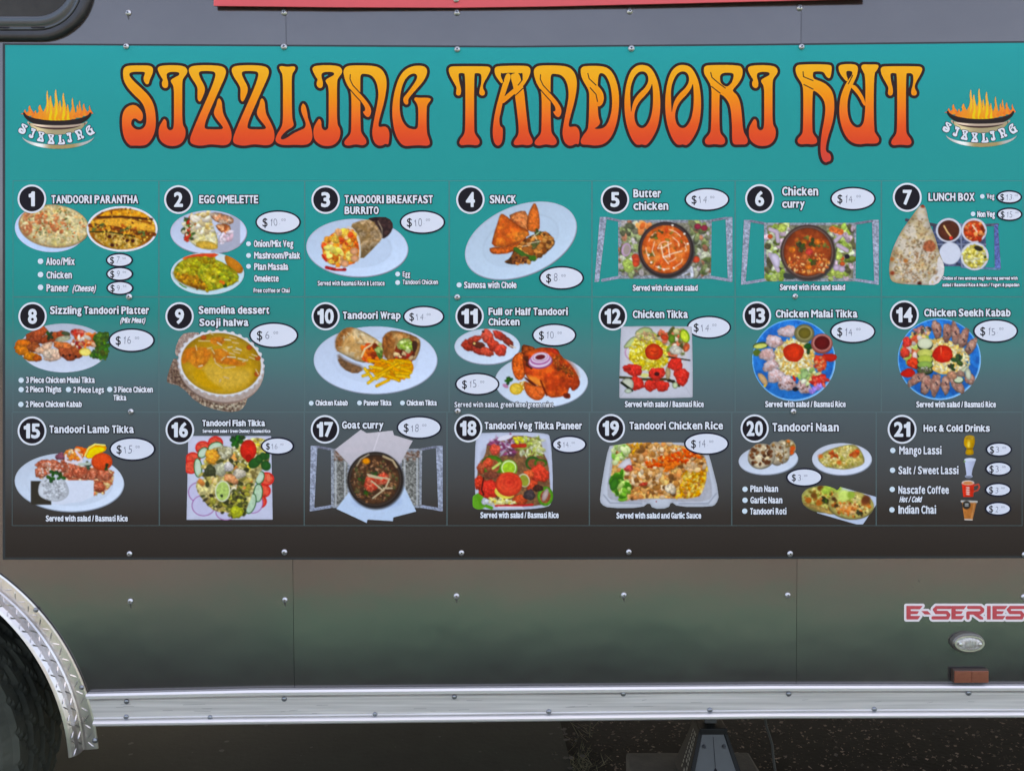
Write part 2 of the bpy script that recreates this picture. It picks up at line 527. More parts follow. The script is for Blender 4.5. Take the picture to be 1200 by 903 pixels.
K = 6.45
class Dish:
    """canvas in zoomed-cell units (6.45 per photo px); ox, oy = photo px of the cell's corner"""
    def __init__(s, cell, x0, y0, x1, y1, step=4.0):
        s.ox, s.oy = cell
        s.gx = np.arange(x0, x1 + step, step); s.gy = np.arange(y0, y1 + step, step)
        s.X, s.Y = np.meshgrid(s.gx, s.gy)
        s.st = step
        s.rgb = np.full(s.X.shape + (3,), 128.0)
        s.F = np.full(s.X.shape, 50.0)
        s.seed = int(x0 + y0 * 3 + s.ox * 7 + s.oy * 11) % 9973
        s.rs = np.random.RandomState(s.seed)
    def _w(s, x0, x1, y0, y1):
        i0 = max(0, int((x0 - s.gx[0]) / s.st) - 1); i1 = int((x1 - s.gx[0]) / s.st) + 3
        j0 = max(0, int((y0 - s.gy[0]) / s.st) - 1); j1 = int((y1 - s.gy[0]) / s.st) + 3
        return (slice(j0, max(j1, 0)), slice(i0, max(i1, 0)))
    def _paint(s, w, f, col, soft=3.0, a=1.0, sh=0.0, shx=0.0, rim=0.0, rw=14.0, tx=0.0, ts=25.0, c2=None, th=0.5, keep=False, inside=False, hl=0.0):
        if f.size == 0: return
        X, Y = s.X[w], s.Y[w]
        cov = np.clip(0.5 - f / soft, 0, 1) * a
        if inside: cov = cov * (s.F[w] < 0)
        c = np.broadcast_to(np.array(col, float), f.shape + (3,)).copy()
        s.seed += 1
        if c2 is not None:
            n = fbm(X, Y, ts, s.seed)
            k = np.clip((n - th) * 7 + 0.5, 0, 1)[..., None]
            c = c * (1 - k) + np.array(c2, float) * k
        m = np.ones(f.shape)
        if f.min() < 0:
            ys = Y[f < 0]; xs = X[f < 0]
            if sh: m *= 1 - sh * (2 * (Y - ys.min()) / (np.ptp(ys) + 1) - 1)
            if shx: m *= 1 - shx * (2 * (X - xs.min()) / (np.ptp(xs) + 1) - 1)
        if rim: m *= 1 - rim * np.exp(np.minimum(f, 0) / rw)
        if tx: m *= 1 + tx * 2 * (fbm(X, Y, ts * 0.6, s.seed + 5) - 0.5)
        c = c * m[..., None]
        if hl: c = c + hl * np.clip((fbm(X, Y, 9, s.seed + 9) - 0.62) * 6, 0, 1)[..., None] * 255
        c = np.clip(c, 0, 255)
        s.rgb[w] = s.rgb[w] * (1 - cov[..., None]) + c * cov[..., None]
        if not (keep or inside): s.F[w] = np.minimum(s.F[w], f)
    def e(s, cx, cy, rx, ry, rot=0, col=(255, 255, 255), rough=0.0, **k):
        r = max(rx, ry) * (1.1 + rough)
        w = s._w(cx - r, cx + r, cy - r, cy + r)
        X, Y = s.X[w] - cx, s.Y[w] - cy
        t = math.radians(rot); u = X * math.cos(t) + Y * math.sin(t); v = -X * math.sin(t) + Y * math.cos(t)
        q = np.sqrt((u / rx) ** 2 + (v / ry) ** 2) + 1e-6
        if rough:
            an = np.arctan2(v / ry, u / rx); ph = s.rs.rand(3) * 6
            q = q * (1 + rough * (0.5 * np.sin(3 * an + ph[0]) + 0.35 * np.sin(5 * an + ph[1]) + 0.25 * np.sin(9 * an + ph[2])))
        f = (q - 1) * min(rx, ry)
        s._paint(w, f, col, **k)
    def p(s, pts, col, n=1, **k):
        q = chaikin(pts, n)
        w = s._w(q[:, 0].min() - 8, q[:, 0].max() + 8, q[:, 1].min() - 8, q[:, 1].max() + 8)
        f = poly_field(s.X[w], s.Y[w], [q])
        s._paint(w, f, col, **k)
    def l(s, pts, wd, col, **k):
        q = np.array(pts, float)
        w = s._w(q[:, 0].min() - wd - 8, q[:, 0].max() + wd + 8, q[:, 1].min() - wd - 8, q[:, 1].max() + wd + 8)
        s._paint(w, line_field(s.X[w], s.Y[w], q, wd), col, **k)
    def m(s, cx, cy, rx, ry, rot, col, **k):            # a chunk of food
        k.setdefault('rim', 0.30); k.setdefault('rw', 9); k.setdefault('sh', 0.16); k.setdefault('tx', 0.35); k.setdefault('ts', 22); k.setdefault('hl', 0.12)
        s.e(cx, cy, rx, ry, rot, col, rough=0.14, **k)
    def bits(s, reg, n, s0, s1, cols, el=(1, 2.2), inside=True, **k):
        """scatter small pieces; reg = ('e',cx,cy,rx,ry) or polygon points"""
        if reg[0] == 'e':
            _, cx, cy, rx, ry = reg[:5]; rot = math.radians(reg[5]) if len(reg) > 5 else 0
            r = np.sqrt(s.rs.rand(n)); a = s.rs.rand(n) * 6.283
            u, v = r * np.cos(a) * rx, r * np.sin(a) * ry
            xs = cx + u * math.cos(rot) - v * math.sin(rot); ys = cy + u * math.sin(rot) + v * math.cos(rot)
        else:
            q = np.array(reg, float); xs, ys = [], []
            while len(xs) < n:
                x = q[:, 0].min() + s.rs.rand(n * 2) * np.ptp(q[:, 0]); y = q[:, 1].min() + s.rs.rand(n * 2) * np.ptp(q[:, 1])
                ok = poly_field(x, y, [q]) < 0
                xs += list(x[ok]); ys += list(y[ok])
        xs = np.array(xs)[:n]; ys = np.array(ys)[:n]
        ex = int(n * 0.35); xs = np.concatenate([xs, xs[:ex] + 8 * s.rs.randn(ex)]); ys = np.concatenate([ys, ys[:ex] + 8 * s.rs.randn(ex)])
        n = n + ex; s0 *= 0.78; s1 *= 0.82
        o = s.rs.rand(n, 5)
        k.setdefault('rim', 0.13); k.setdefault('rw', 4); k.setdefault('sh', 0.14)
        for i in range(n):
            sz = s0 + (s1 - s0) * o[i, 0]; ee = el[0] + (el[1] - el[0]) * o[i, 1]
            c = np.array(cols[int(o[i, 2] * len(cols))], float) * (0.84 + 0.30 * o[i, 3])
            s.e(xs[i], ys[i], sz * ee, sz, o[i, 4] * 180, c, inside=inside, soft=6, **k)
    def leaf(s, cx, cy, r, col=(40, 92, 30), n=5):
        for i in range(n):
            a = s.rs.rand() * 6.28; q = r * 0.5
            s.e(cx + math.cos(a) * q, cy + math.sin(a) * q, r * 0.55, r * 0.32, math.degrees(a), tuple(v * (0.7 + 0.6 * s.rs.rand()) for v in col), rim=0.35, rw=5, tx=0.3, ts=12)
    def plate(s, cx, cy, rx, ry, rot=0, col=(206, 218, 234), well=0.68):
        s.e(cx + 3, cy + 7, rx, ry, rot, (112, 120, 132))
        s.e(cx, cy, rx, ry, rot, col, sh=-0.05, shx=-0.03)
        s.e(cx, cy, rx * 0.985, ry * 0.98, rot, tuple(min(255, v + 8) for v in col), sh=-0.05, shx=-0.03)
        if well:
            s.e(cx, cy - ry * 0.01, rx * well, ry * well, rot, tuple(v * 0.955 for v in col), soft=10)
            s.e(cx, cy + ry * 0.02, rx * well * 0.985, ry * well * 0.975, rot, tuple(min(255, v + 5) for v in col), soft=14)
    def foil(s, pts, col=(172, 178, 196)):
        s.p(pts, col, n=0, tx=0.4, ts=12, c2=tuple(v * 0.78 for v in col), th=0.55)
    def dots(s, pts, r, cols, **k):
        for i, (x, y) in enumerate(pts):
            s.e(x, y, r, r * 0.9, 0, cols[i % len(cols)], **k)
    def done(s, parent, d=0.0006, name="dish_picture", label=None):
        g = Geo()
        # paint edge: drop anything the pieces did not cover
        gx = s.ox + s.gx / K; gy = s.oy + s.gy / K
        f = s.F.copy(); f[0, :] = f[-1, :] = 5; f[:, 0] = f[:, -1] = 5
        r = s.rgb.copy()
        wm = (s.F < 1.5).astype(float)[..., None]
        for ax in (0, 1):
            num = r * wm; num = (np.roll(num, 1, ax) + 2.4 * num + np.roll(num, -1, ax)); den = (np.roll(wm, 1, ax) + 2.4 * wm + np.roll(wm, -1, ax))
            r = np.where(den > 0.5, num / np.maximum(den, 0.01), r)
        lum = r.mean(-1, keepdims=True)
        sat = (r.max(-1, keepdims=True) - r.min(-1, keepdims=True)) / 255.0       # food gets grain, plain crockery stays smooth
        amp = 0.04 + 0.22 * np.clip(sat - 0.12, 0, 0.6)
        n1 = (fbm(s.X, s.Y, 26, 41) - 0.5)[..., None] + 0.8 * (fbm(s.X, s.Y, 11, 17) - 0.5)[..., None]
        r = r * (1 + amp * n1)
        k_ = np.clip((sat - 0.12) * 4, 0, 1)
        r = lum + (r - lum) * (1 + 0.08 * k_)
        r = 120 + (r - 120) * (1 + 0.12 * k_)
        # bleed the colours one step outward is not needed: edges reuse the inner colour
        g.field(gx, gy, f, M['photo'], d, s2l(np.clip(r, 0, 255)) * GAIN)
        o = g.done(name, parent)
        if label: o["label"] = label
        return o

RICE = [(240, 225, 120), (250, 240, 170), (225, 200, 70), (250, 246, 210)]
PALE = [(248, 232, 180), (236, 206, 120), (250, 240, 205), (230, 180, 90)]
SAL = [(166, 176, 120), (200, 200, 170), (116, 132, 72), (170, 116, 90), (190, 176, 172), (96, 98, 70)]
ORG = [(238, 140, 50), (225, 95, 40), (245, 190, 90), (200, 70, 30)]

def tray(c, x0, x1, xl, xr, y0, y1, skew=40):
    """foil tray with two bar handles: body x0..x1, outer handles xl, xr"""
    for sx, xa, xb in ((-1, xl, x0), (1, xr, x1)):
        c.foil([(xa, y0 - 28), (xa + sx * -55, y0 - 30), (xa - sx * 70, y1 + 10), (xa - sx * 12 + (-skew if sx < 0 else 0) * 1, y1 + 18)] if False else
               [(xa, y0 - 30), (xa + 52 * (1 if sx < 0 else -1), y0 - 30),
                (xa + 34 * (1 if sx < 0 else -1) - skew * (1 if sx < 0 else 0) + (skew * 0.0), y1 + 30), (xa - skew * (1 if sx < 0 else 0) , y1 + 34)])
        c.l([(xa + (50 if sx < 0 else -50), y0 - 22), (xb, y0 - 2)], 9, (122, 124, 140), tx=0.5, ts=10)
        c.l([(xa + (20 if sx < 0 else -20), y1 + 20), (xb, y1 - 4)], 11, (150, 156, 176), tx=0.5, ts=10)
    c.foil([(x0 - 8, y0 - 8), (x1 + 8, y0 - 8), (x1 + 2, y1 + 8), (x0 - 6, y1 + 8)], (160, 164, 172))

def d_1(par):
    c = Dish((10, 210), 50, 185, 640, 565)
    c.e(325, 375, 270, 178, 3, (196, 216, 244)); 
    c.e(350, 358, 268, 163, 6, (206, 170, 120), rim=0.3, tx=0.2)
    c.e(352, 352, 258, 152, 6, (234, 212, 160), c2=(206, 186, 120), ts=40, tx=0.3, rim=0.15)
    c.bits(('e', 352, 350, 245, 140, 6), 260, 6, 15, [(228, 208, 160), (236, 218, 172), (214, 200, 144), (220, 176, 118)], a=0.75)
    c.bits(('e', 145, 340, 45, 90, 10), 26, 7, 15, [(186, 104, 70), (206, 138, 92)], a=0.75)
    c.bits(('e', 330, 330, 120, 80, 20), 50, 6, 15, [(206, 122, 76), (222, 150, 100), (194, 108, 68)], a=0.85)
    c.bits(('e', 350, 350, 240, 135, 6), 60, 3, 7, [(110, 120, 60), (214, 110, 60)])
    o = c.done(par, 0.0006)
    c = Dish((10, 210), 590, 195, 1140, 555)
    c.e(865, 378, 268, 172, 0, (236, 240, 246)); c.e(865, 378, 252, 156, 0, (196, 134, 44), c2=(150, 90, 24), ts=60, tx=0.35)
    c.p([(660, 300), (760, 240), (1000, 240), (1090, 300), (900, 290)], (222, 150, 40), inside=True, tx=0.4)
    c.l([(680, 290), (860, 286), (1090, 305)], 8, (70, 34, 10), inside=True, soft=10)
    c.p([(620, 330), (700, 300), (900, 300), (1110, 350), (1110, 400), (900, 370), (640, 345)], (228, 166, 62), inside=True, tx=0.25)
    c.l([(620, 352), (820, 372), (980, 410), (1110, 420)], 14, (120, 60, 18), inside=True, tx=0.6)
    c.bits([(620, 345), (900, 365), (1080, 400), (1050, 430), (800, 400), (620, 380)], 60, 6, 16, [(226, 160, 50), (180, 90, 30), (110, 60, 20), (90, 110, 50)])
    c.p([(625, 420), (760, 400), (960, 440), (1050, 480), (900, 530), (760, 525)], (206, 172, 100), inside=True, tx=0.4, c2=(160, 120, 40))
    c.l([(620, 400), (760, 400), (960, 435)], 5, (60, 60, 14), inside=True)
    c.dots([(905, 466), (946, 468), (790, 500), (770, 436)], 15, [(74, 28, 14)], inside=True, soft=6)
    c.bits(('e', 865, 378, 250, 154), 90, 3, 8, [(240, 180, 80), (120, 60, 20), (250, 200, 90)])
    c.done(par, 0.0008)

def d_2(par):
    c = Dish((185, 210), 90, 230, 690, 575)
    c.plate(388, 402, 288, 163, 0, (196, 204, 226), 0)
    c.p([(560, 262), (626, 290), (626, 520), (560, 548), (400, 560)], (176, 176, 192), n=0, inside=True)
    c.p([(190, 380), (230, 280), (340, 250), (395, 262), (420, 350), (458, 440), (460, 530), (380, 540), (260, 500)], (226, 208, 140), tx=0.3, c2=(238, 226, 180), rim=0.3)
    c.bits([(215, 290), (270, 300), (290, 470), (230, 490), (190, 400)], 50, 8, 20, [(206, 60, 40), (90, 130, 50), (236, 220, 180), (60, 80, 40)])
    c.bits([(250, 270), (390, 260), (440, 420), (300, 420)], 50, 8, 20, [(238, 222, 200), (226, 200, 150), (206, 170, 100)])
    c.p([(290, 470), (400, 470), (460, 500), (455, 535), (300, 525)], (232, 186, 80), tx=0.25, rim=0.3)
    c.p([(390, 260), (450, 250), (580, 290), (575, 345), (480, 340), (420, 310)], (216, 150, 110), tx=0.5, rim=0.4, c2=(236, 200, 170))
    c.p([(430, 340), (545, 340), (560, 390), (530, 425), (470, 400)], (206, 110, 60), tx=0.4, rim=0.5, c2=(236, 170, 120))
    c.bits([(460, 410), (560, 400), (560, 470), (490, 480)], 22, 8, 20, [(240, 220, 226), (220, 180, 190)])
    c.done(par, 0.0008)
    c = Dish((185, 210), 95, 548, 665, 880)
    c.e(380, 714, 277, 160, 0, (200, 226, 232)); 
    c.p([(170, 600), (300, 562), (480, 562), (420, 600), (250, 620)], (214, 80, 44), inside=True)
    c.p([(430, 600), (560, 570), (630, 700), (520, 620)], (226, 226, 220), inside=True)
    c.e(580, 640, 90, 46, 48, (206, 130, 40), inside=True, rim=0.3)
    c.p([(118, 690), (170, 620), (270, 585), (400, 590), (520, 640), (625, 720), (600, 790), (480, 830), (380, 850), (240, 810), (140, 760)], (178, 160, 36), tx=0.4, rim=0.3, c2=(196, 186, 50), ts=50)
    c.p([(118, 690), (230, 700), (350, 760), (420, 850), (240, 815), (140, 760)], (156, 100, 20), tx=0.5, rim=0.3, c2=(186, 140, 30), soft=30)
    c.bits([(130, 690), (280, 600), (420, 600), (610, 730), (570, 790), (380, 840), (200, 780)], 230, 6, 16, [(196, 190, 50), (170, 160, 30), (214, 196, 70), (150, 120, 20), (140, 150, 40)])
    c.bits([(140, 710), (300, 740), (400, 840), (230, 800)], 60, 6, 14, [(190, 130, 30), (140, 84, 16), (206, 150, 40)])
    c.dots([(210, 600), (480, 775), (500, 785)], 12, [(220, 110, 40)]); c.leaf(520, 815, 22, (30, 80, 24)); c.leaf(470, 735, 10, (90, 110, 30))
    c.l([(170, 790), (195, 810), (220, 820)], 4, (60, 130, 50)); 
    c.done(par, 0.0009)

def d_3(par):
    c = Dish((355, 210), 18, 275, 805, 755)
    c.plate(412, 520, 384, 218, 2, (192, 208, 228))
    c.p([(480, 300), (560, 286), (650, 290), (690, 350), (660, 420), (600, 460), (540, 400)], (74, 46, 42), tx=0.5, rim=0.3, c2=(52, 32, 30))
    c.p([(340, 350), (480, 300), (550, 330), (610, 440), (560, 500), (430, 630), (420, 500)], (176, 146, 110), tx=0.4, c2=(132, 104, 66), ts=50, sh=0.12)
    c.l([(570, 320), (600, 380), (600, 440)], 5, (140, 120, 100), tx=0.6); 
    c.bits([(380, 340), (540, 330), (590, 430), (450, 580)], 40, 4, 11, [(140, 106, 66), (192, 164, 126)], el=(1.5, 4), a=0.6)
    c.p([(345, 352), (385, 370), (430, 440), (445, 560), (430, 620), (405, 640), (410, 520), (380, 420), (330, 365)], (232, 222, 206), rim=0.1)
    c.p([(140, 520), (170, 460), (240, 400), (330, 365), (395, 410), (428, 500), (425, 600), (380, 650), (250, 655), (180, 620)], (206, 90, 30), tx=0.5, c2=(236, 140, 50))
    c.bits([(145, 520), (180, 460), (330, 375), (400, 430), (425, 590), (370, 645), (250, 650), (170, 600)], 78, 16, 34, [(244, 130, 40), (248, 160, 60), (226, 84, 36), (238, 190, 80), (236, 206, 110), (246, 176, 120)], el=(1, 1.6), hl=0.15, tx=0.3)
    c.dots([(390, 545), (320, 640), (395, 600)], 30, [(244, 176, 130)], rim=0.3); 
    c.bits([(150, 520), (270, 500), (300, 560), (200, 590)], 12, 14, 26, [(230, 206, 90), (240, 220, 120)])
    c.l([(180, 668), (240, 682), (320, 684)], 12, (168, 40, 40), tx=0.5); c.l([(255, 672), (300, 672)], 5, (240, 230, 230)); c.l([(150, 575), (180, 620)], 7, (190, 50, 40))
    c.done(par)

def d_4(par):
    c = Dish((525, 210), 115, 160, 990, 765)
    c.plate(550, 465, 442, 262, -22, (186, 204, 220))
    c.p([(440, 285), (540, 240), (600, 245), (620, 400), (560, 380)], (206, 110, 60), tx=0.4, rim=0.4, c2=(226, 140, 84))
    c.p([(655, 170), (685, 240), (695, 330), (690, 390), (640, 405), (590, 380), (600, 290), (620, 230)], (226, 118, 50), tx=0.3, rim=0.45, shx=-0.1, hl=0.1)
    c.p([(395, 262), (430, 270), (510, 340), (640, 410), (540, 470), (440, 515), (325, 510), (345, 420), (375, 330)], (226, 124, 46), tx=0.3, rim=0.35, sh=0.05, hl=0.1, c2=(206, 96, 36), ts=70, n=1)
    c.p([(315, 515), (440, 515), (560, 460), (600, 430), (560, 500), (480, 560), (350, 572), (315, 550)], (216, 104, 40), tx=0.4, rim=0.4, hl=0.1)
    c.p([(510, 400), (630, 400), (560, 465), (500, 470)], (206, 120, 50), tx=0.4)
    c.p([(420, 625), (470, 600), (500, 530), (560, 470), (640, 420), (740, 390), (810, 460), (800, 510), (700, 590), (600, 635), (500, 648), (450, 640)], (146, 88, 40), tx=0.6, rim=0.4, c2=(96, 56, 24))
    c.bits([(480, 600), (560, 480), (740, 400), (805, 465), (700, 580), (600, 625), (500, 640)], 110, 12, 25, [(190, 112, 50), (150, 84, 34), (206, 134, 66), (110, 66, 30), (214, 150, 80)], el=(1, 1.4), hl=0.1)
    c.leaf(670, 500, 42, (90, 110, 50)); c.leaf(680, 400, 28, (80, 104, 44)); c.l([(510, 530), (580, 580), (650, 605)], 17, (70, 120, 40), rim=0.3)
    c.e(640, 595, 28, 16, -10, (60, 110, 30)); c.bits([(520, 590), (600, 590), (590, 630), (480, 640)], 30, 5, 12, [(100, 50, 30), (150, 90, 50)])
    for q in ([(600, 490), (700, 470)], [(640, 440), (690, 400)], [(560, 510), (620, 500)], [(650, 420), (670, 460)]): c.l(q, 3, (226, 206, 170))
    c.done(par)

def bowl(c, cx, cy, r, ring, soup, c2):
    c.e(cx + 6, cy + 10, r * 1.02, r * 1.02, 0, (60, 56, 56), soft=18)
    c.e(cx, cy, r, r, 0, ring, rim=0.2)
    c.e(cx, cy, r * 0.93, r * 0.93, 0, tuple(v * 1.5 for v in ring)); c.e(cx, cy, r * 0.9, r * 0.9, 0, ring)
    c.e(cx, cy, r * 0.875, r * 0.875, 0, soup, c2=c2, ts=60, tx=0.15, rim=0.25)

def d_5(par):
    c = Dish((690, 210), 30, 265, 1095, 795)
    tray(c, 228, 918, 82, 1082, 318, 745)
    c.p([(246, 332), (905, 332), (905, 728), (246, 728)], (140, 132, 112), n=0, tx=0.5, inside=True)
    for r in ([(250, 335), (400, 335), (400, 725), (250, 725)], [(760, 335), (900, 335), (900, 725), (780, 725)]):
        c.bits(r, 110, 14, 30, SAL + [(140, 150, 96), (190, 186, 160), (110, 106, 84)], el=(1, 2.2), tx=0.4)
    c.bits([(370, 340), (480, 340), (460, 380), (370, 400)], 8, 18, 30, [(236, 120, 60), (240, 150, 90)])
    c.e(280, 535, 36, 52, 10, (226, 180, 210), rim=0.2); c.e(284, 535, 24, 38, 10, (170, 150, 140))
    c.dots([(350, 590), (356, 610), (808, 608), (350, 640)], 28, [(232, 90, 60)], rim=0.3); c.dots([(290, 640), (300, 670)], 40, [(190, 210, 110)], tx=0.4, rim=0.3)
    c.dots([(820, 360), (870, 370)], 26, [(170, 60, 80)], rim=0.3); c.l([(770, 670), (780, 730)], 12, (210, 210, 220), tx=0.4)
    c.l([(660, 735), (760, 690)], 14, (196, 196, 206), tx=0.5)
    bowl(c, 580, 532, 208, (58, 44, 42), (214, 100, 44), (232, 130, 64))
    c.bits(('e', 580, 530, 165, 165), 40, 8, 20, [(220, 80, 40), (240, 150, 80), (196, 90, 40), (120, 120, 50)], a=0.7)
    W_ = (250, 236, 216)
    for r_, a0, a1 in ((150, -80, -40), (152, -20, 5), (150, 30, 60), (148, 80, 120), (150, 150, 185), (146, 205, 240), (105, -60, -15), (100, 150, 215), (96, 40, 75), (60, 190, 290), (58, 60, 110)):
        q = [(580 + r_ * math.cos(math.radians(t)) * (1 + .04 * math.sin(t)), 532 + r_ * math.sin(math.radians(t))) for t in np.linspace(a0, a1, 7)]
        c.l(q, 3.2, W_, a=0.8, soft=7)
    for q in ([(595, 480), (602, 530), (610, 590)], [(520, 525), (560, 518), (620, 485)], [(560, 590), (640, 560), (700, 545)], [(545, 500), (560, 590), (600, 640)]): c.l(q, 4, W_, a=0.85, soft=7)
    c.dots([(745, 490), (450, 575), (470, 630), (525, 665), (565, 685), (640, 672), (720, 415), (630, 350)], 9, [W_]); c.leaf(490, 440, 30, (120, 130, 50)); c.leaf(540, 400, 22, (110, 120, 50))
    c.done(par)

def d_6(par):
    c = Dish((860, 210), 38, 300, 1100, 820)
    tray(c, 232, 912, 72, 1090, 340, 765, skew=22)
    c.p([(250, 350), (900, 350), (895, 750), (240, 750)], (130, 126, 100), n=0, tx=0.5, inside=True)
    for r in ([(250, 355), (420, 350), (380, 740), (250, 745)], [(720, 355), (890, 355), (880, 745), (700, 745)]):
        c.bits(r, 100, 14, 32, [(190, 205, 120), (228, 232, 190), (120, 140, 60), (214, 180, 190), (150, 170, 80), (96, 90, 60)], el=(1, 2.2), tx=0.4)
    for q in ([(270, 380), (320, 400), (330, 470)], [(270, 570), (330, 690)], [(760, 470), (800, 430)], [(780, 500), (850, 540)]): c.l(q, 16, (236, 206, 226), rim=0.3)
    c.p([(255, 565), (330, 560), (350, 640), (320, 690)], (232, 216, 236), rim=0.3)
    c.dots([(270, 435), (810, 600), (815, 640)], 20, [(232, 110, 60)], rim=0.3); c.dots([(750, 700), (790, 720), (360, 370), (780, 580)], 36, [(200, 214, 110)], tx=0.4, rim=0.3)
    c.dots([(770, 390), (740, 380), (800, 400)], 26, [(206, 110, 60)], tx=0.4); c.e(850, 585, 20, 18, 0, (40, 30, 40)); c.dots([(810, 680), (770, 670)], 26, [(232, 200, 226)], rim=0.3)
    c.p([(370, 700), (450, 730), (460, 760), (370, 755)], (60, 64, 60))
    bowl(c, 553, 552, 206, (84, 62, 54), (166, 80, 40), (146, 68, 34))
    c.bits(('e', 560, 640, 160, 80), 150, 5, 11, [(226, 150, 80), (240, 190, 130), (190, 90, 50), (206, 110, 50)])
    c.bits(('e', 560, 500, 150, 70), 40, 8, 20, [(214, 110, 50), (190, 90, 40), (110, 110, 50)], el=(1, 1.6))
    c.dots([(435, 535), (520, 480), (560, 665), (625, 475)], 26, [(236, 130, 50)], rim=0.3, tx=0.3); c.dots([(565, 550), (530, 590)], 30, [(226, 84, 70), (206, 110, 60)], rim=0.3, tx=0.3)
    c.leaf(500, 515, 40, (70, 80, 40)); c.leaf(590, 480, 34, (100, 110, 40)); c.leaf(590, 620, 34, (110, 110, 40))
    c.done(par)

def d_7(par):
    c = Dish((1030, 210), 190, 290, 920, 700)
    c.p([(400, 340), (800, 340), (800, 660), (400, 660)], (86, 96, 128), n=0, tx=0.4, c2=(60, 66, 90))
    c.l([(790, 350), (890, 345)], 10, (84, 84, 104), tx=0.4); c.foil([(862, 350), (892, 340), (915, 680), (868, 680)], (104, 116, 176)); c.l([(620, 665), (900, 680)], 8, (96, 130, 160), tx=0.4)
    c.l([(200, 310), (420, 350)], 12, (70, 66, 80))
    c.l([(420, 495), (800, 495)], 6, (120, 126, 150)); c.l([(612, 340), (620, 660)], 6, (130, 136, 160))
    for cx, cy, rx, ry, col in ((520, 388, 97, 92, (92, 46, 30)), (712, 390, 96, 93, (196, 84, 40)), (530, 562, 82, 84, (206, 208, 220)), (716, 584, 106, 106, (226, 206, 110))):
        c.e(cx, cy, rx, ry, 0, (226, 226, 236), rim=0.12, rw=8); c.e(cx, cy + 2, rx * 0.84, ry * 0.84, 0, col, tx=0.2, rim=0.2)
    c.e(530, 562, 76, 78, 0, (216, 218, 230))
    c.l([(485, 355), (510, 400), (540, 440)], 6, (226, 190, 130)); c.dots([(538, 446)], 14, [(214, 60, 50)])
    c.bits(('e', 712, 392, 74, 70), 55, 8, 20, [(214, 80, 40), (190, 60, 30), (236, 150, 90), (120, 50, 20)]); c.l([(700, 350), (735, 400)], 6, (240, 200, 170))
    c.bits(('e', 716, 584, 84, 84), 130, 6, 13, [(240, 232, 190), (226, 206, 90), (236, 222, 140), (180, 160, 60)], el=(1, 2.5)); c.e(745, 525, 34, 18, 20, (46, 40, 24)); c.dots([(795, 590)], 11, [(60, 70, 24)])
    c.done(par, 0.0006)
    c = Dish((1030, 210), 60, 185, 500, 815)
    c.p([(325, 188), (350, 220), (370, 330), (420, 440), (450, 560), (490, 650), (480, 740), (430, 800), (300, 800), (120, 790), (68, 750), (75, 580), (150, 410), (230, 300), (290, 215)], (214, 198, 176), n=2, tx=0.15, rim=0.18, rw=20, c2=(196, 172, 130), ts=90)
    c.p([(440, 560), (490, 650), (480, 740), (430, 800), (350, 800), (430, 700)], (226, 216, 210), tx=0.1)
    c.bits([(290, 240), (350, 300), (420, 460), (440, 700), (300, 780), (100, 760), (90, 580), (230, 320)], 240, 3, 8, [(130, 106, 72), (156, 112, 74), (110, 92, 64), (170, 126, 88)], a=0.6)
    c.bits([(120, 560), (430, 560), (440, 780), (110, 780)], 170, 4, 9, [(190, 136, 92), (222, 190, 130), (156, 112, 76), (230, 214, 190)], a=0.7)
    c.e(375, 508, 48, 44, 0, (166, 96, 66), rough=0.1, tx=0.3, soft=10); c.dots([(92, 605), (95, 710), (300, 788), (195, 618), (325, 205)], 17, [(176, 110, 60), (140, 64, 40), (80, 34, 24)], soft=12, inside=True)
    c.done(par, 0.0008)

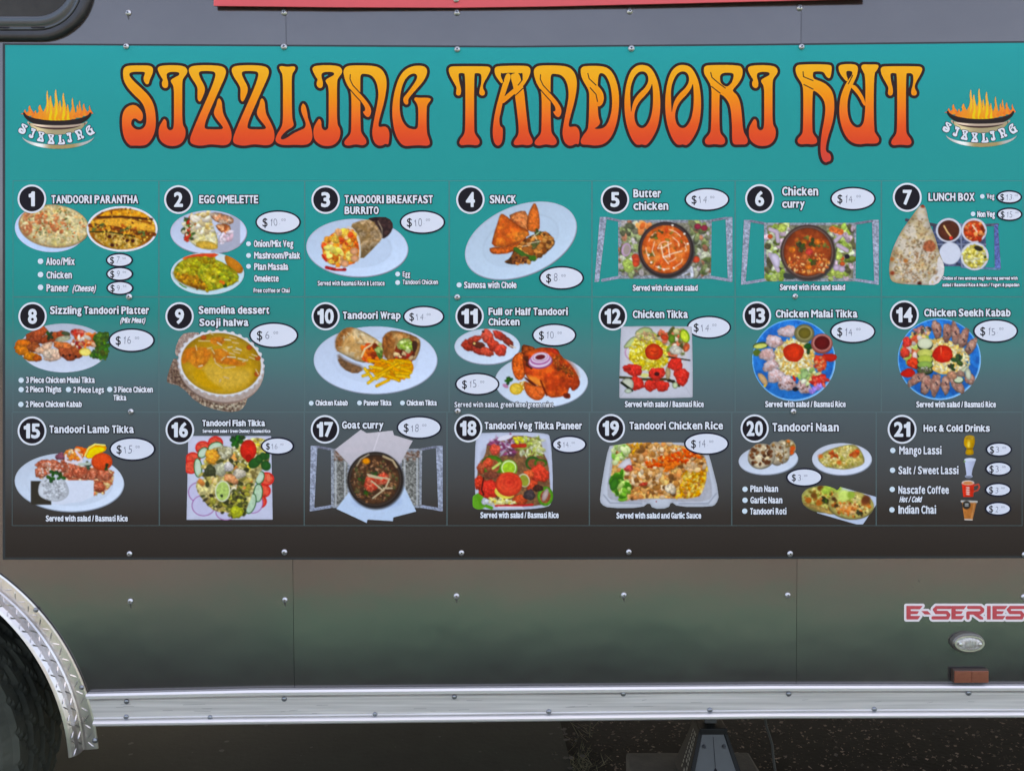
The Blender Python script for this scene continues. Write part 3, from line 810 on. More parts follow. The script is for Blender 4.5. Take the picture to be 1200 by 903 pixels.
def d_8(par):
    c = Dish((10, 345), 45, 210, 775, 600)
    c.e(425, 404, 332, 184, 0, (202, 208, 222), sh=-0.08)
    R1 = (176, 84, 44); O1 = (196, 104, 30)
    for a in ((190, 310, 60, 32, -30, R1), (240, 290, 70, 34, -25, (190, 90, 50)), (215, 345, 70, 30, -10, (150, 70, 40)), (320, 330, 80, 36, -20, (170, 84, 44)), (420, 300, 50, 24, 10, (190, 80, 46)), (280, 350, 40, 26, 0, (150, 66, 34)),
              (120, 385, 70, 46, 0, O1), (110, 420, 56, 38, 10, (206, 120, 34)), (200, 400, 50, 40, 0, (160, 84, 44)), (180, 470, 64, 34, 8, (204, 124, 30)), (225, 480, 34, 28, 0, (180, 90, 30)),
              (290, 400, 60, 30, -40, (226, 180, 150)), (330, 440, 70, 30, -10, (236, 200, 170)), (250, 425, 44, 26, 10, (226, 176, 140)), (345, 475, 66, 28, -14, (226, 184, 156)), (300, 455, 40, 24, 30, (236, 206, 180)),
              (430, 400, 86, 40, 22, (196, 110, 60)), (460, 450, 80, 44, 18, (170, 84, 50)), (520, 420, 50, 36, 20, (176, 90, 50)), (475, 475, 44, 26, 0, (150, 70, 40)), (530, 455, 34, 28, 0, (160, 76, 40))):
        c.m(*a)
    c.leaf(315, 310, 36, (50, 80, 30)); c.e(440, 295, 34, 16, 10, (90, 100, 60), rim=0.3); c.e(420, 335, 60, 22, -10, (206, 200, 160), rim=0.3, tx=0.3)
    c.e(540, 295, 66, 34, 12, (206, 60, 44), rim=0.3, tx=0.3, c2=(236, 130, 110)); c.bits(('e', 620, 345, 90, 50), 60, 8, 20, [(226, 120, 50), (240, 190, 150), (214, 90, 40), (240, 220, 200)], el=(1, 2.5))
    c.bits(('e', 540, 365, 60, 30), 26, 8, 16, [(240, 214, 190), (206, 130, 80), (160, 40, 40)], el=(1, 2))
    for a in ((700, 340, 50, 60, 0), (740, 320, 30, 40, 0), (710, 410, 50, 50, 0), (670, 450, 44, 34, 0), (735, 440, 26, 40, 0)): c.m(a[0], a[1], a[2], a[3], a[4], (84, 120, 40), c2=(50, 84, 24))
    for x, y in ((700, 390), (740, 380), (690, 440), (735, 430), (650, 450), (735, 330), (720, 470)): c.leaf(x, y, 34, (74, 120, 36), 7)
    c.e(585, 434, 46, 30, 4, (222, 190, 80), rim=0.1); c.e(587, 436, 38, 23, 4, (236, 214, 120))
    for x, y in ((420, 460), (470, 458), (515, 468)): c.e(x, y, 9, 9, 0, (50, 20, 14))
    c.done(par)

def d_9(par):
    c = Dish((185, 345), 60, 262, 830, 895)
    c.p([(180, 300), (260, 284), (330, 290), (300, 400), (150, 480), (130, 420)], (186, 160, 146), tx=0.3, c2=(150, 120, 108), ts=10)
    c.p([(130, 470), (180, 520), (260, 700), (520, 800), (690, 760), (660, 850), (600, 888), (470, 880), (300, 820), (180, 690), (80, 670), (70, 640), (100, 540)], (164, 136, 116), tx=0.45, c2=(110, 84, 70), ts=12)
    c.bits([(330, 790), (680, 780), (640, 870), (450, 880), (300, 820)], 200, 3, 8, [(226, 210, 180), (190, 166, 136), (90, 66, 50)])
    c.bits([(90, 560), (160, 560), (240, 700), (120, 660)], 90, 3, 8, [(90, 62, 50), (150, 120, 96)])
    c.e(482, 560, 325, 262, 14, (140, 112, 98), shx=-0.2); c.e(482, 545, 330, 262, 14, (186, 164, 152), tx=0.15)
    for i in range(34):
        a = i / 34 * 6.283; x = 482 + 322 * math.cos(a) * 0.985 ; y = 520 + 243 * math.sin(a); xx = 482 + (x - 482) * math.cos(.1) ; c.e(482 + 312 * math.cos(a), 520 + 238 * math.sin(a) + 20 * math.cos(a), 19, 17, 0, (226, 222, 224), rim=0.15, rw=5)
    c.e(482, 520, 318, 242, 8, (232, 228, 228))
    c.e(482, 522, 303, 230, 8, (186, 142, 34), c2=(200, 158, 50), ts=140, tx=0.05, rim=0.22, rw=26, sh=-0.06)
    c.p([(330, 560), (400, 520), (520, 560), (700, 560), (720, 640), (600, 720), (420, 700)], (206, 166, 70), tx=0.1, soft=60, inside=True)
    c.p([(270, 560), (340, 560), (400, 660), (520, 720), (400, 720), (280, 650)], (196, 150, 30), soft=20, inside=True)
    for q in ([(395, 335), (440, 318), (520, 325), (505, 375), (440, 385), (400, 365)], [(180, 500), (200, 420), (260, 395), (380, 400), (420, 430), (390, 500), (330, 570), (280, 545), (230, 500), (200, 530)], [(410, 425), (470, 405), (530, 425), (560, 480), (640, 505), (685, 520), (640, 545), (540, 530), (450, 520), (415, 480)]):
        c.p(q, (192, 108, 36), n=2, soft=14, a=0.9, c2=(206, 128, 46), ts=46, tx=0.22, inside=True)
    c.dots([(695, 400), (760, 480), (755, 600), (350, 325)], 22, [(192, 96, 40)], rim=0.2)
    for x0, y0, x1, y1 in ((290, 380, 300, 425), (300, 350, 410, 352), (450, 360, 490, 385), (375, 410, 415, 400), (410, 410, 435, 450), (480, 500, 515, 470), (430, 510, 500, 560), (500, 555, 600, 545), (530, 400, 570, 395), (560, 420, 640, 415), (570, 430, 630, 445), (590, 400, 640, 425), (520, 470, 600, 475), (600, 480, 690, 500), (640, 510, 690, 490), (710, 450, 760, 470), (690, 470, 740, 490), (740, 560, 770, 610), (500, 620, 545, 635), (470, 660, 482, 640), (310, 545, 345, 535), (540, 320, 605, 335), (395, 290, 425, 305), (540, 440, 590, 455), (495, 410, 530, 430), (560, 360, 620, 370), (500, 340, 560, 345), (430, 480, 440, 510)):
        c.l([(x0 + (x1 - x0) * .12, y0 + (y1 - y0) * .12), (x1 - (x1 - x0) * .12, y1 - (y1 - y0) * .12)], 5.5, (230, 196, 136) if (x0 + y0) % 3 else (236, 220, 180), rim=0.3, rw=3, inside=True)
    c.done(par)

def d_10(par):
    c = Dish((355, 345), 70, 232, 1030, 765)
    c.plate(550, 495, 466, 254, 0, (200, 212, 232))
    c.p([(262, 440), (330, 500), (470, 550), (440, 580), (330, 570), (275, 520)], (120, 92, 74), soft=26)
    c.p([(255, 470), (360, 520), (470, 560), (400, 605), (300, 560)], (126, 90, 60), tx=0.4)
    c.p([(246, 340), (290, 270), (350, 242), (430, 262), (600, 360), (610, 420), (600, 495), (540, 500), (440, 520), (300, 450), (250, 420)], (222, 192, 146), tx=0.2, rim=0.35, sh=0.12, c2=(200, 156, 100), ts=80)
    c.p([(250, 330), (300, 262), (350, 242), (400, 250), (320, 330), (270, 430), (248, 400)], (140, 84, 40), tx=0.5, a=0.8, soft=30, inside=True)
    c.bits([(280, 330), (400, 270), (560, 360), (440, 480), (300, 430)], 40, 3, 9, [(170, 124, 74), (230, 208, 170), (190, 148, 96)], el=(1.5, 4), a=0.7)
    c.p([(440, 460), (480, 390), (560, 372), (612, 420), (608, 490), (520, 525), (450, 500)], (196, 84, 34), tx=0.5)
    c.bits(('e', 520, 440, 70, 60), 40, 12, 26, [(240, 120, 40), (226, 84, 34), (236, 160, 110), (130, 50, 20)]); c.p([(560, 385), (610, 410), (600, 495), (570, 480), (550, 420)], (90, 120, 50), tx=0.4); c.bits(('e', 580, 410, 26, 34), 10, 6, 14, [(170, 190, 110)])
    c.l([(445, 470), (470, 410), (520, 380)], 7, (226, 200, 150)); 
    c.p([(596, 340), (630, 290), (680, 270), (790, 290), (880, 330), (893, 370), (880, 440), (840, 510), (700, 510), (620, 490)], (196, 150, 96), tx=0.35, rim=0.4, sh=0.1, c2=(160, 104, 56), ts=60)
    c.p([(598, 340), (640, 285), (690, 300), (650, 400), (630, 490), (612, 460)], (146, 90, 46), tx=0.5, soft=20, inside=True)
    c.p([(690, 430), (720, 360), (800, 340), (860, 360), (850, 450), (830, 505), (700, 500)], (120, 50, 30), tx=0.5); c.p([(700, 400), (740, 330), (820, 330), (830, 420), (770, 430)], (176, 186, 100), tx=0.4, rim=0.3)
    c.bits([(690, 430), (840, 430), (830, 500), (700, 490)], 26, 8, 18, [(170, 50, 40), (90, 40, 24), (226, 190, 140)]); c.bits([(740, 360), (820, 360), (820, 425), (750, 420)], 18, 8, 16, [(150, 180, 70), (210, 220, 150)]); c.p([(820, 350), (870, 350), (860, 430), (835, 440)], (70, 40, 24))
    fr = [(240, 180, 30), (246, 196, 50), (250, 160, 24), (226, 150, 20)]
    c.p([(530, 520), (620, 490), (800, 485), (845, 540), (820, 610), (740, 650), (640, 640), (540, 600)], (214, 130, 10))
    rs = c.rs
    for i in range(34):
        x = 560 + rs.rand() * 240; y = 500 + rs.rand() * 120; a = (rs.rand() - 0.5) * 1.6; L = 45 + rs.rand() * 40
        c.l([(x - L * math.cos(a), y - L * math.sin(a) * 0.6), (x + L * math.cos(a) * 0.6, y + L * math.sin(a) * 0.5)], 11, fr[i % 4], rim=0.3, rw=5, inside=True)
    for q in ([(470, 560), (530, 640)], [(495, 668), (560, 620)], [(560, 690), (650, 645)], [(640, 610), (730, 650)], [(510, 545), (600, 560)], [(560, 610), (720, 520)], [(455, 615), (500, 600)], [(700, 590), (800, 600)]): c.l(q, 12, fr[(q[0][0] // 10) % 2], rim=0.35, rw=5)
    c.done(par)

def d_11(par):
    c = Dish((525, 345), 42, 255, 560, 540)
    c.plate(297, 393, 247, 134, 0, (202, 214, 228), 0)
    for a in ((150, 385, 50, 40, 40, (176, 60, 40)), (200, 340, 60, 26, -20, (186, 70, 50)), (300, 320, 44, 60, -30, (214, 90, 70)), (240, 420, 66, 34, 20, (170, 60, 46)), (290, 430, 60, 30, 30, (206, 84, 60)), (340, 380, 60, 40, 50, (196, 70, 50)), (395, 420, 50, 46, 0, (206, 74, 56)), (390, 310, 56, 30, 30, (190, 66, 50)), (450, 355, 60, 26, 40, (150, 60, 44)), (230, 380, 50, 24, 10, (110, 50, 34))): c.m(*a)
    c.l([(470, 385), (510, 402)], 5, (226, 206, 180)); c.dots([(200, 370)], 10, [(226, 190, 120)]); c.dots([(265, 280)], 9, [(60, 30, 20)])
    c.done(par, 0.0006)
    c = Dish((525, 345), 350, 360, 1065, 860)
    c.plate(705, 655, 350, 196, 0, (202, 214, 228), 0)
    c.leaf(462, 655, 34, (40, 100, 36), 8); c.e(435, 690, 24, 14, 30, (190, 130, 160)); c.bits([(540, 660), (640, 680), (640, 720), (560, 730)], 34, 6, 14, [(236, 190, 90), (240, 220, 160), (226, 150, 50)])
    c.e(515, 712, 50, 44, 0, (206, 160, 40)); c.e(515, 712, 38, 33, 0, (226, 190, 80), tx=0.2)
    c.p([(480, 490), (520, 440), (590, 430), (600, 560), (570, 640), (520, 650), (485, 580)], (226, 104, 40), tx=0.4, rim=0.4, hl=0.2)
    c.p([(560, 375), (610, 385), (660, 400), (650, 430), (580, 470), (550, 430)], (170, 80, 34), tx=0.5, rim=0.4)
    c.p([(560, 440), (680, 400), (760, 400), (830, 410), (850, 460), (940, 540), (1000, 650), (990, 700), (940, 735), (920, 690), (900, 760), (840, 775), (760, 780), (700, 700), (600, 640), (570, 560)], (216, 92, 36), tx=0.3, rim=0.35, hl=0.1, c2=(190, 70, 30), ts=90)
    c.p([(760, 450), (860, 450), (960, 560), (990, 640), (900, 600), (800, 560)], (176, 66, 28), tx=0.5, soft=50, inside=True, c2=(150, 80, 30))
    c.p([(740, 405), (800, 405), (850, 460), (780, 440)], (196, 60, 34), tx=0.3); c.p([(860, 750), (920, 740), (928, 785), (880, 785)], (120, 44, 24), tx=0.4)
    c.p([(590, 600), (700, 640), (740, 700), (700, 700), (620, 650)], (240, 140, 60), soft=20, inside=True); c.p([(565, 620), (600, 630), (690, 700), (640, 690)], (90, 30, 16), soft=8)
    c.p([(570, 640), (640, 690), (730, 690), (740, 750), (700, 800), (640, 795), (580, 740)], (232, 110, 50), tx=0.3, rim=0.4, hl=0.2); c.l([(700, 650), (720, 700), (745, 760)], 6, (110, 34, 14), soft=8)
    c.bits([(580, 460), (640, 540), (600, 560)], 10, 8, 16, [(90, 40, 20)]); c.bits([(800, 470), (930, 560), (980, 650), (800, 560)], 60, 3, 8, [(140, 50, 24), (226, 120, 60), (110, 70, 30)])
    for rx, ry, dy, col in ((92, 56, 20, (150, 80, 120)), (84, 50, 14, (236, 206, 226)), (76, 44, 2, (176, 100, 150)), (68, 40, -8, (240, 216, 232)), (58, 34, -12, (180, 110, 156)), (52, 30, -14, (238, 218, 230)), (38, 19, -12, (110, 30, 40))): c.e(697, 485 + dy, rx, ry, -8, col, soft=5)
    c.done(par, 0.0008)

def d_12(par):
    c = Dish((690, 345), 220, 232, 795, 800)
    c.p([(240, 250), (250, 240), (768, 240), (778, 250), (785, 768), (775, 780), (238, 785), (226, 775)], (206, 204, 212), n=1, rim=0.1)
    c.p([(275, 275), (745, 275), (735, 700), (275, 700)], (214, 206, 206), n=1, soft=30)
    c.l([(235, 775), (290, 700)], 3, (170, 170, 180), a=0.6); c.l([(775, 775), (730, 700)], 3, (180, 176, 186), a=0.6)
    c.e(330, 440, 62, 60, 30, (200, 150, 180)); c.e(333, 438, 54, 52, 30, (222, 210, 214))
    c.p([(340, 290), (400, 245), (470, 250), (490, 300), (430, 290), (370, 320)], (186, 196, 130), rim=0.6, rw=6); c.p([(250, 410), (300, 340), (350, 310), (365, 340), (320, 400)], (196, 206, 140), rim=0.6, rw=6)
    c.e(455, 440, 150, 140, 20, (220, 196, 60), tx=0.25, rough=0.05); c.bits(('e', 455, 440, 148, 138, 20), 420, 5, 9, [(240, 226, 110), (226, 200, 50), (250, 242, 170), (206, 170, 30)], el=(1.5, 3.2))
    c.bits(('e', 440, 320, 90, 36), 50, 5, 11, [(226, 206, 150), (190, 150, 110), (160, 170, 90)]); 
    c.e(490, 434, 68, 62, 10, (214, 62, 30), rim=0.3, hl=0.05, rough=0.04); c.e(484, 428, 44, 38, 10, (232, 84, 40), rim=0.25); c.l([(470, 425), (500, 436), (520, 425)], 4, (170, 40, 20))
    c.bits([(540, 280), (700, 270), (740, 380), (720, 440), (620, 460), (600, 380), (520, 320)], 90, 12, 26, [(206, 100, 70), (120, 140, 60), (226, 210, 180), (214, 120, 90), (180, 170, 120), (90, 90, 40)])
    c.e(570, 325, 30, 22, 20, (226, 84, 50), rim=0.3); c.e(625, 335, 26, 32, 0, (120, 160, 50), rim=0.4); c.e(655, 420, 50, 34, 10, (232, 222, 200), tx=0.3, rim=0.3); c.e(735, 400, 24, 34, 20, (226, 110, 70), rim=0.3, tx=0.3)
    c.e(724, 314, 34, 52, -20, (110, 150, 30)); c.e(721, 316, 26, 43, -20, (196, 206, 70), tx=0.2)
    c.l([(590, 470), (760, 497)], 5, (40, 34, 24)); c.l([(235, 625), (420, 640), (600, 640), (680, 690)], 9, (60, 54, 24)); c.e(596, 590, 20, 50, 0, (206, 180, 130), rim=0.3); c.e(420, 610, 34, 16, 0, (214, 206, 130))
    R_ = (214, 56, 44)
    for a in ((335, 570, 70, 46, 12), (512, 598, 64, 48, -10), (652, 528, 56, 50, 0), (700, 610, 60, 50, 20), (360, 672, 54, 52, 0), (470, 686, 56, 42, -10), (550, 690, 56, 42, 10), (700, 655, 40, 34, 0), (285, 555, 32, 18, 20)): c.m(*a, R_, tx=0.25, hl=0.15)
    c.e(512, 600, 20, 16, 0, (70, 20, 20)); c.p([(240, 650), (290, 625), (340, 650), (335, 720), (270, 700)], (206, 206, 180), rim=0.6, rw=5); c.l([(245, 665), (325, 725)], 9, (24, 34, 20)); c.e(296, 728, 28, 18, 0, (206, 220, 190), rim=0.5, rw=5); c.e(650, 684, 22, 26, 0, (206, 220, 170), rim=0.6, rw=5); c.l([(600, 650), (640, 655)], 10, (34, 30, 20))
    c.done(par)

def salad_plate(c, cx, cy, r):
    c.e(cx + 4, cy + 6, r, r * 0.975, 0, (150, 190, 226)); c.e(cx, cy, r, r * 0.975, 0, (110, 180, 226)); c.e(cx, cy, r * 0.975, r * 0.95, 0, (20, 120, 190), c2=(14, 100, 170), ts=60, sh=0.08)

def d_13(par):
    c = Dish((860, 345), 125, 182, 795, 808)
    salad_plate(c, 447, 493, 313)
    c.e(200, 385, 62, 26, -8, (60, 84, 40)); c.e(196, 390, 50, 18, -8, (206, 206, 110)); c.e(170, 440, 30, 26, 0, (90, 110, 40))
    c.e(455, 480, 150, 140, 0, (216, 170, 90), tx=0.3, rough=0.06); c.bits(('e', 455, 480, 155, 140), 380, 5, 10, PALE, el=(1.5, 3))
    for a in ((400, 280, 74, 44, -5), (300, 355, 66, 48, 10), (250, 455, 62, 48, 0), (275, 540, 62, 46, -20), (310, 615, 64, 52, -20), (395, 670, 70, 58, 20), (525, 700, 62, 46, 30)): c.m(*a, (226, 200, 200), tx=0.18, rim=0.3, c2=(206, 160, 150))
    c.bits(('e', 400, 690, 60, 30), 10, 3, 7, [(110, 70, 60)]); c.bits(('e', 530, 700, 50, 40), 10, 3, 7, [(110, 70, 60)]); 
    c.e(447, 438, 78, 70, 0, (206, 56, 28), rim=0.2, rough=0.05); c.e(445, 436, 58, 52, 0, (222, 66, 32), rim=0.2)
    c.leaf(560, 410, 42, (30, 80, 30), 6)
    c.e(527, 295, 76, 70, 0, (140, 130, 84), rim=0.3); c.e(530, 290, 58, 52, 0, (170, 156, 100), rim=0.1); c.e(530, 292, 46, 42, 0, (122, 108, 40), rim=0.3)
    c.e(660, 372, 82, 76, 0, (176, 96, 84), rim=0.3); c.e(662, 364, 72, 64, 0, (190, 120, 110)); c.e(662, 366, 58, 52, 0, (110, 24, 24), rim=0.3)
    c.p([(650, 450), (760, 445), (780, 480), (740, 512), (680, 500)], (206, 50, 36), rim=0.25); c.m(650, 510, 44, 60, -30, (220, 70, 44)); c.bits(('e', 650, 520, 44, 56), 20, 8, 16, [(232, 100, 60), (206, 60, 40), (240, 160, 110)])
    c.bits(('e', 565, 610, 80, 50), 50, 10, 22, [(206, 214, 150), (150, 180, 100), (236, 232, 200), (226, 190, 110), (236, 170, 120)]); c.e(530, 600, 30, 38, 20, (170, 200, 130), tx=0.3, rim=0.3)
    c.m(640, 650, 60, 44, -30, (206, 50, 44)); c.bits(('e', 640, 655, 60, 40), 22, 8, 16, [(214, 60, 50), (236, 110, 90)]); c.bits(('e', 620, 715, 70, 20, -30), 16, 6, 14, [(206, 150, 220), (170, 140, 226)])
    c.p([(170, 590), (220, 600), (258, 660), (240, 700), (190, 650)], (226, 180, 130), rim=0.3); c.e(230, 690, 10, 10, 0, (220, 180, 60)); c.p([(440, 600), (470, 640), (460, 660), (440, 640)], (200, 50, 40)); c.e(460, 715, 22, 16, 0, (24, 24, 34))
    c.done(par)

def d_14(par):
    c = Dish((1030, 345), 125, 178, 775, 800)
    salad_plate(c, 448, 486, 312)
    c.e(490, 470, 160, 130, 20, (226, 180, 100), tx=0.3, rough=0.05); c.bits(('e', 500, 465, 190, 120, 25), 420, 5, 10, PALE, el=(1.5, 3))
    c.bits([(160, 420), (220, 330), (290, 260), (380, 280), (310, 500), (200, 500)], 120, 10, 24, [(214, 90, 60), (236, 190, 120), (160, 180, 80), (226, 200, 190), (226, 120, 80), (190, 206, 110)])
    c.bits(('e', 320, 270, 60, 30), 20, 6, 16, [(206, 130, 120), (226, 180, 150), (90, 70, 60)]); c.m(205, 360, 34, 40, 0, (226, 70, 60)); c.m(190, 440, 36, 40, 0, (222, 74, 56)); c.m(255, 520, 50, 40, 20, (226, 70, 40))
    c.p([(150, 590), (230, 545), (280, 600), (230, 630), (170, 620)], (206, 44, 34), rim=0.2)
    for y, h, col in ((370, 50, (214, 216, 170)), (445, 42, (206, 206, 110)), (490, 40, (190, 200, 90)), (530, 34, (150, 180, 90)), (570, 30, (96, 110, 60))): c.e(342, y + 8, 60, h, 0, (34, 44, 26)); c.e(342, y, 57, h * 0.82, 0, col, rim=0.15)
    c.bits(('e', 350, 565, 36, 24), 16, 4, 9, [(226, 220, 200), (90, 80, 60)]); c.e(343, 368, 46, 34, 0, (226, 226, 190), soft=20)
    K_ = (170, 116, 100)
    for a in ((430, 265, 36, 72, -12), (508, 290, 34, 74, 4), (570, 295, 34, 90, -8), (632, 330, 36, 80, 18), (690, 390, 34, 70, 30), (275, 640, 80, 34, -35), (350, 680, 42, 76, 12), (420, 680, 38, 88, 10), (497, 680, 34, 74, 0), (570, 665, 36, 84, -30), (610, 710, 30, 40, -20), (680, 640, 40, 40, 0)): c.m(*a, K_, tx=0.25, rim=0.4, c2=(196, 150, 130))
    c.bits(('e', 450, 480, 250, 230), 40, 3, 6, [(70, 50, 44)]) if False else None
    for a in ((430, 265), (508, 290), (570, 285), (632, 340), (350, 690), (425, 665), (497, 665), (290, 620), (675, 405)): c.dots([(a[0], a[1]), (a[0] + 8, a[1] + 14)], 7, [(60, 44, 50)], inside=True)
    c.e(475, 450, 76, 66, 0, (206, 44, 28), rim=0.2, rough=0.05); c.l([(462, 400), (465, 460)], 5, (240, 120, 80)); c.e(500, 455, 38, 40, 0, (222, 60, 34), rim=0.1)
    c.leaf(585, 500, 50, (50, 80, 44), 8); c.leaf(540, 555, 34, (60, 84, 44), 6); c.p([(580, 590), (660, 530), (680, 545), (640, 590)], (222, 222, 180), rim=0.4, rw=6); c.e(668, 600, 22, 48, -10, (222, 224, 190), rim=0.45, rw=6); c.e(594, 645, 40, 27, 0, (60, 74, 50)); c.e(594, 642, 34, 22, 0, (214, 220, 180)); c.m(610, 600, 36, 24, 10, (170, 130, 110)); c.m(545, 610, 40, 30, 20, (196, 140, 110))
    c.done(par)

def d_15(par):
    c = Dish((10, 480), 45, 245, 890, 785)
    c.plate(466, 545, 412, 220, 2, (206, 216, 230), 0.8)
    c.p([(215, 430), (280, 375), (430, 400), (600, 430), (780, 440), (808, 500), (790, 560), (740, 620), (650, 635), (480, 530), (330, 520), (220, 520)], (180, 100, 70), tx=0.4, c2=(226, 190, 150))
    c.bits([(690, 480), (800, 470), (790, 560), (720, 620), (650, 625)], 40, 6, 14, [(240, 210, 150), (226, 190, 120), (214, 120, 80)])
    for a in ((270, 410, 56, 36, -10), (250, 470, 46, 40, 0), (340, 410, 56, 36, 10), (400, 440, 50, 34, 0), (440, 400, 40, 30, 0), (480, 440, 50, 40, 20), (545, 475, 62, 44, 0), (640, 490, 50, 40, 0), (725, 490, 62, 44, 10), (690, 580, 46, 44, 0), (300, 480, 40, 30, 0), (460, 490, 40, 26, 0)): c.m(*a, (176, 86, 60), c2=(206, 120, 90), hl=0.25)
    c.bits([(250, 400), (480, 400), (460, 480), (240, 500)], 40, 4, 10, [(240, 206, 190), (236, 160, 130)]); c.m(400, 350, 40, 28, -10, (150, 84, 100)); c.m(470, 330, 44, 34, 0, (236, 140, 60)); c.m(550, 320, 60, 44, 0, (240, 104, 30)); c.bits(('e', 520, 340, 70, 40), 24, 8, 16, [(246, 150, 60), (236, 100, 40), (240, 206, 160)])
    c.l([(440, 340), (440, 385), (500, 402), (560, 385)], 8, (240, 220, 220)); c.l([(515, 310), (560, 370)], 8, (240, 214, 226)); c.leaf(600, 420, 34, (70, 84, 60)); c.l([(540, 410), (620, 405)], 10, (190, 200, 180))
    c.p([(580, 350), (600, 280), (660, 252), (740, 262), (752, 300), (700, 330), (620, 375)], (232, 150, 20), rim=0.1); c.p([(590, 350), (625, 290), (700, 275), (745, 300), (690, 322), (620, 368)], (246, 206, 40), inside=True); c.l([(584, 345), (610, 290), (660, 258), (735, 266)], 6, (240, 226, 130))
    c.e(712, 390, 80, 66, 0, (226, 84, 40), rim=0.25, hl=0.08, sh=0.1); c.leaf(745, 430, 26, (50, 84, 30), 6)
    c.p([(176, 535), (330, 535), (330, 714), (176, 714)], (56, 50, 40), n=0); c.p([(330, 530), (650, 530), (650, 650), (560, 690), (380, 715), (330, 700)], (224, 228, 240), n=0)
    c.p([(228, 620), (240, 550), (290, 490), (350, 470), (420, 510), (465, 590), (460, 650), (400, 690), (330, 690), (250, 660)], (214, 216, 220), n=2, rim=0.15, shx=0.08); c.bits([(250, 560), (330, 490), (440, 560), (440, 650), (300, 670)], 190, 4, 8, [(240, 242, 246), (206, 208, 212), (176, 176, 178), (232, 234, 238)], el=(1.3, 2.6))
    c.leaf(350, 470, 34, (40, 90, 34), 6); c.leaf(325, 515, 34, (44, 96, 36), 6); c.leaf(405, 505, 36, (44, 96, 36), 6)
    c.done(par)

def d_16(par):
    c = Dish((185, 480), 215, 188, 885, 838)
    c.p([(235, 196), (860, 196), (872, 826), (222, 828)], (210, 210, 228), n=0, rim=0.06)
    for x, y in ((345, 285), (440, 250), (270, 370), (825, 520), (800, 610), (770, 690), (255, 430)): c.e(x, y, 58, 52, 0, (206, 50, 44)); c.e(x, y, 46, 40, 0, (226, 90, 70), tx=0.3)
    c.e(840, 510, 14, 30, 0, (236, 120, 90))
    for x, y, rx, ry, r in ((440, 285, 60, 44, -20), (345, 322, 34, 48, 40), (308, 436, 32, 74, -4), (775, 510, 34, 52, 20), (762, 625, 36, 70, 4), (706, 705, 40, 80, 16)): c.e(x, y, rx, ry, r, (40, 90, 40)); c.e(x, y, rx - 7, ry - 7, r, (190, 216, 180), tx=0.12); c.e(x, y, rx * .5, ry * .5, r, (206, 222, 196))
    for x, y, rx, ry in ((310, 620, 76, 76), (350, 720, 90, 80), (520, 770, 80, 62), (720, 700, 80, 80)): c.e(x, y, rx, ry, 0, (150, 60, 130), a=0.8); c.e(x, y, rx - 6, ry - 6, 0, (206, 200, 226))
    for x, y, rx, ry, r in ((762, 625, 36, 70, 4), (706, 705, 40, 80, 16)): c.e(x, y, rx, ry, r, (40, 90, 40)); c.e(x, y, rx - 7, ry - 7, r, (190, 216, 180), tx=0.12)
    c.p([(345, 400), (400, 290), (520, 270), (600, 300), (720, 200), (840, 230), (850, 420), (760, 470), (720, 640), (660, 780), (600, 820), (540, 770), (440, 770), (360, 700), (290, 600), (300, 520), (400, 520)], (150, 130, 74), tx=0.5, c2=(206, 190, 130), ts=50)
    c.bits([(560, 230), (830, 210), (800, 420), (680, 470), (560, 400)], 170, 5, 10, RICE + [(206, 190, 110)], el=(1.4, 2.8))
    c.bits([(350, 400), (400, 300), (600, 330), (720, 470), (700, 620), (600, 640), (420, 560), (310, 560)], 180, 8, 22, [(226, 200, 140), (190, 170, 90), (236, 150, 80), (110, 100, 50), (70, 70, 34), (240, 226, 190), (200, 180, 100)])
    c.bits([(340, 650), (460, 620), (700, 560), (660, 780), (600, 815), (480, 770), (380, 720)], 130, 8, 20, [(110, 110, 50), (150, 140, 60), (70, 74, 34), (186, 180, 80), (60, 50, 30)])
    c.m(415, 350, 54, 56, 0, (232, 160, 60)); c.m(515, 320, 60, 50, 20, (214, 206, 170), c2=(160, 150, 110)); c.m(470, 450, 56, 50, 0, (190, 186, 150)); c.m(620, 480, 50, 36, 0, (222, 206, 180)); c.m(540, 430, 36, 36, 0, (226, 214, 206)); c.m(560, 520, 60, 30, 30, (236, 160, 110)); c.m(600, 770, 50, 46, 0, (170, 170, 50)); c.m(400, 460, 44, 44, 0, (70, 74, 44))
    c.e(494, 612, 58, 80, 4, (226, 226, 190)); c.e(494, 612, 49, 70, 4, (176, 196, 110), tx=0.2); c.leaf(492, 640, 18, (50, 80, 40), 3)
    c.leaf(600, 235, 52, (34, 90, 34), 10); c.leaf(640, 220, 30, (40, 100, 40), 5); c.e(688, 302, 62, 78, 0, (214, 50, 36), rim=0.25, hl=0.1); c.e(690, 365, 24, 30, 0, (190, 40, 30), rim=0.2)
    for a in ((735, 400, 50, 36, -35), (770, 370, 30, 34, 0), (820, 420, 40, 36, 50), (805, 350, 34, 26, 40), (830, 345, 20, 28, 0)): c.e(*a, (40, 104, 40), rim=0.35, tx=0.2)
    c.done(par)

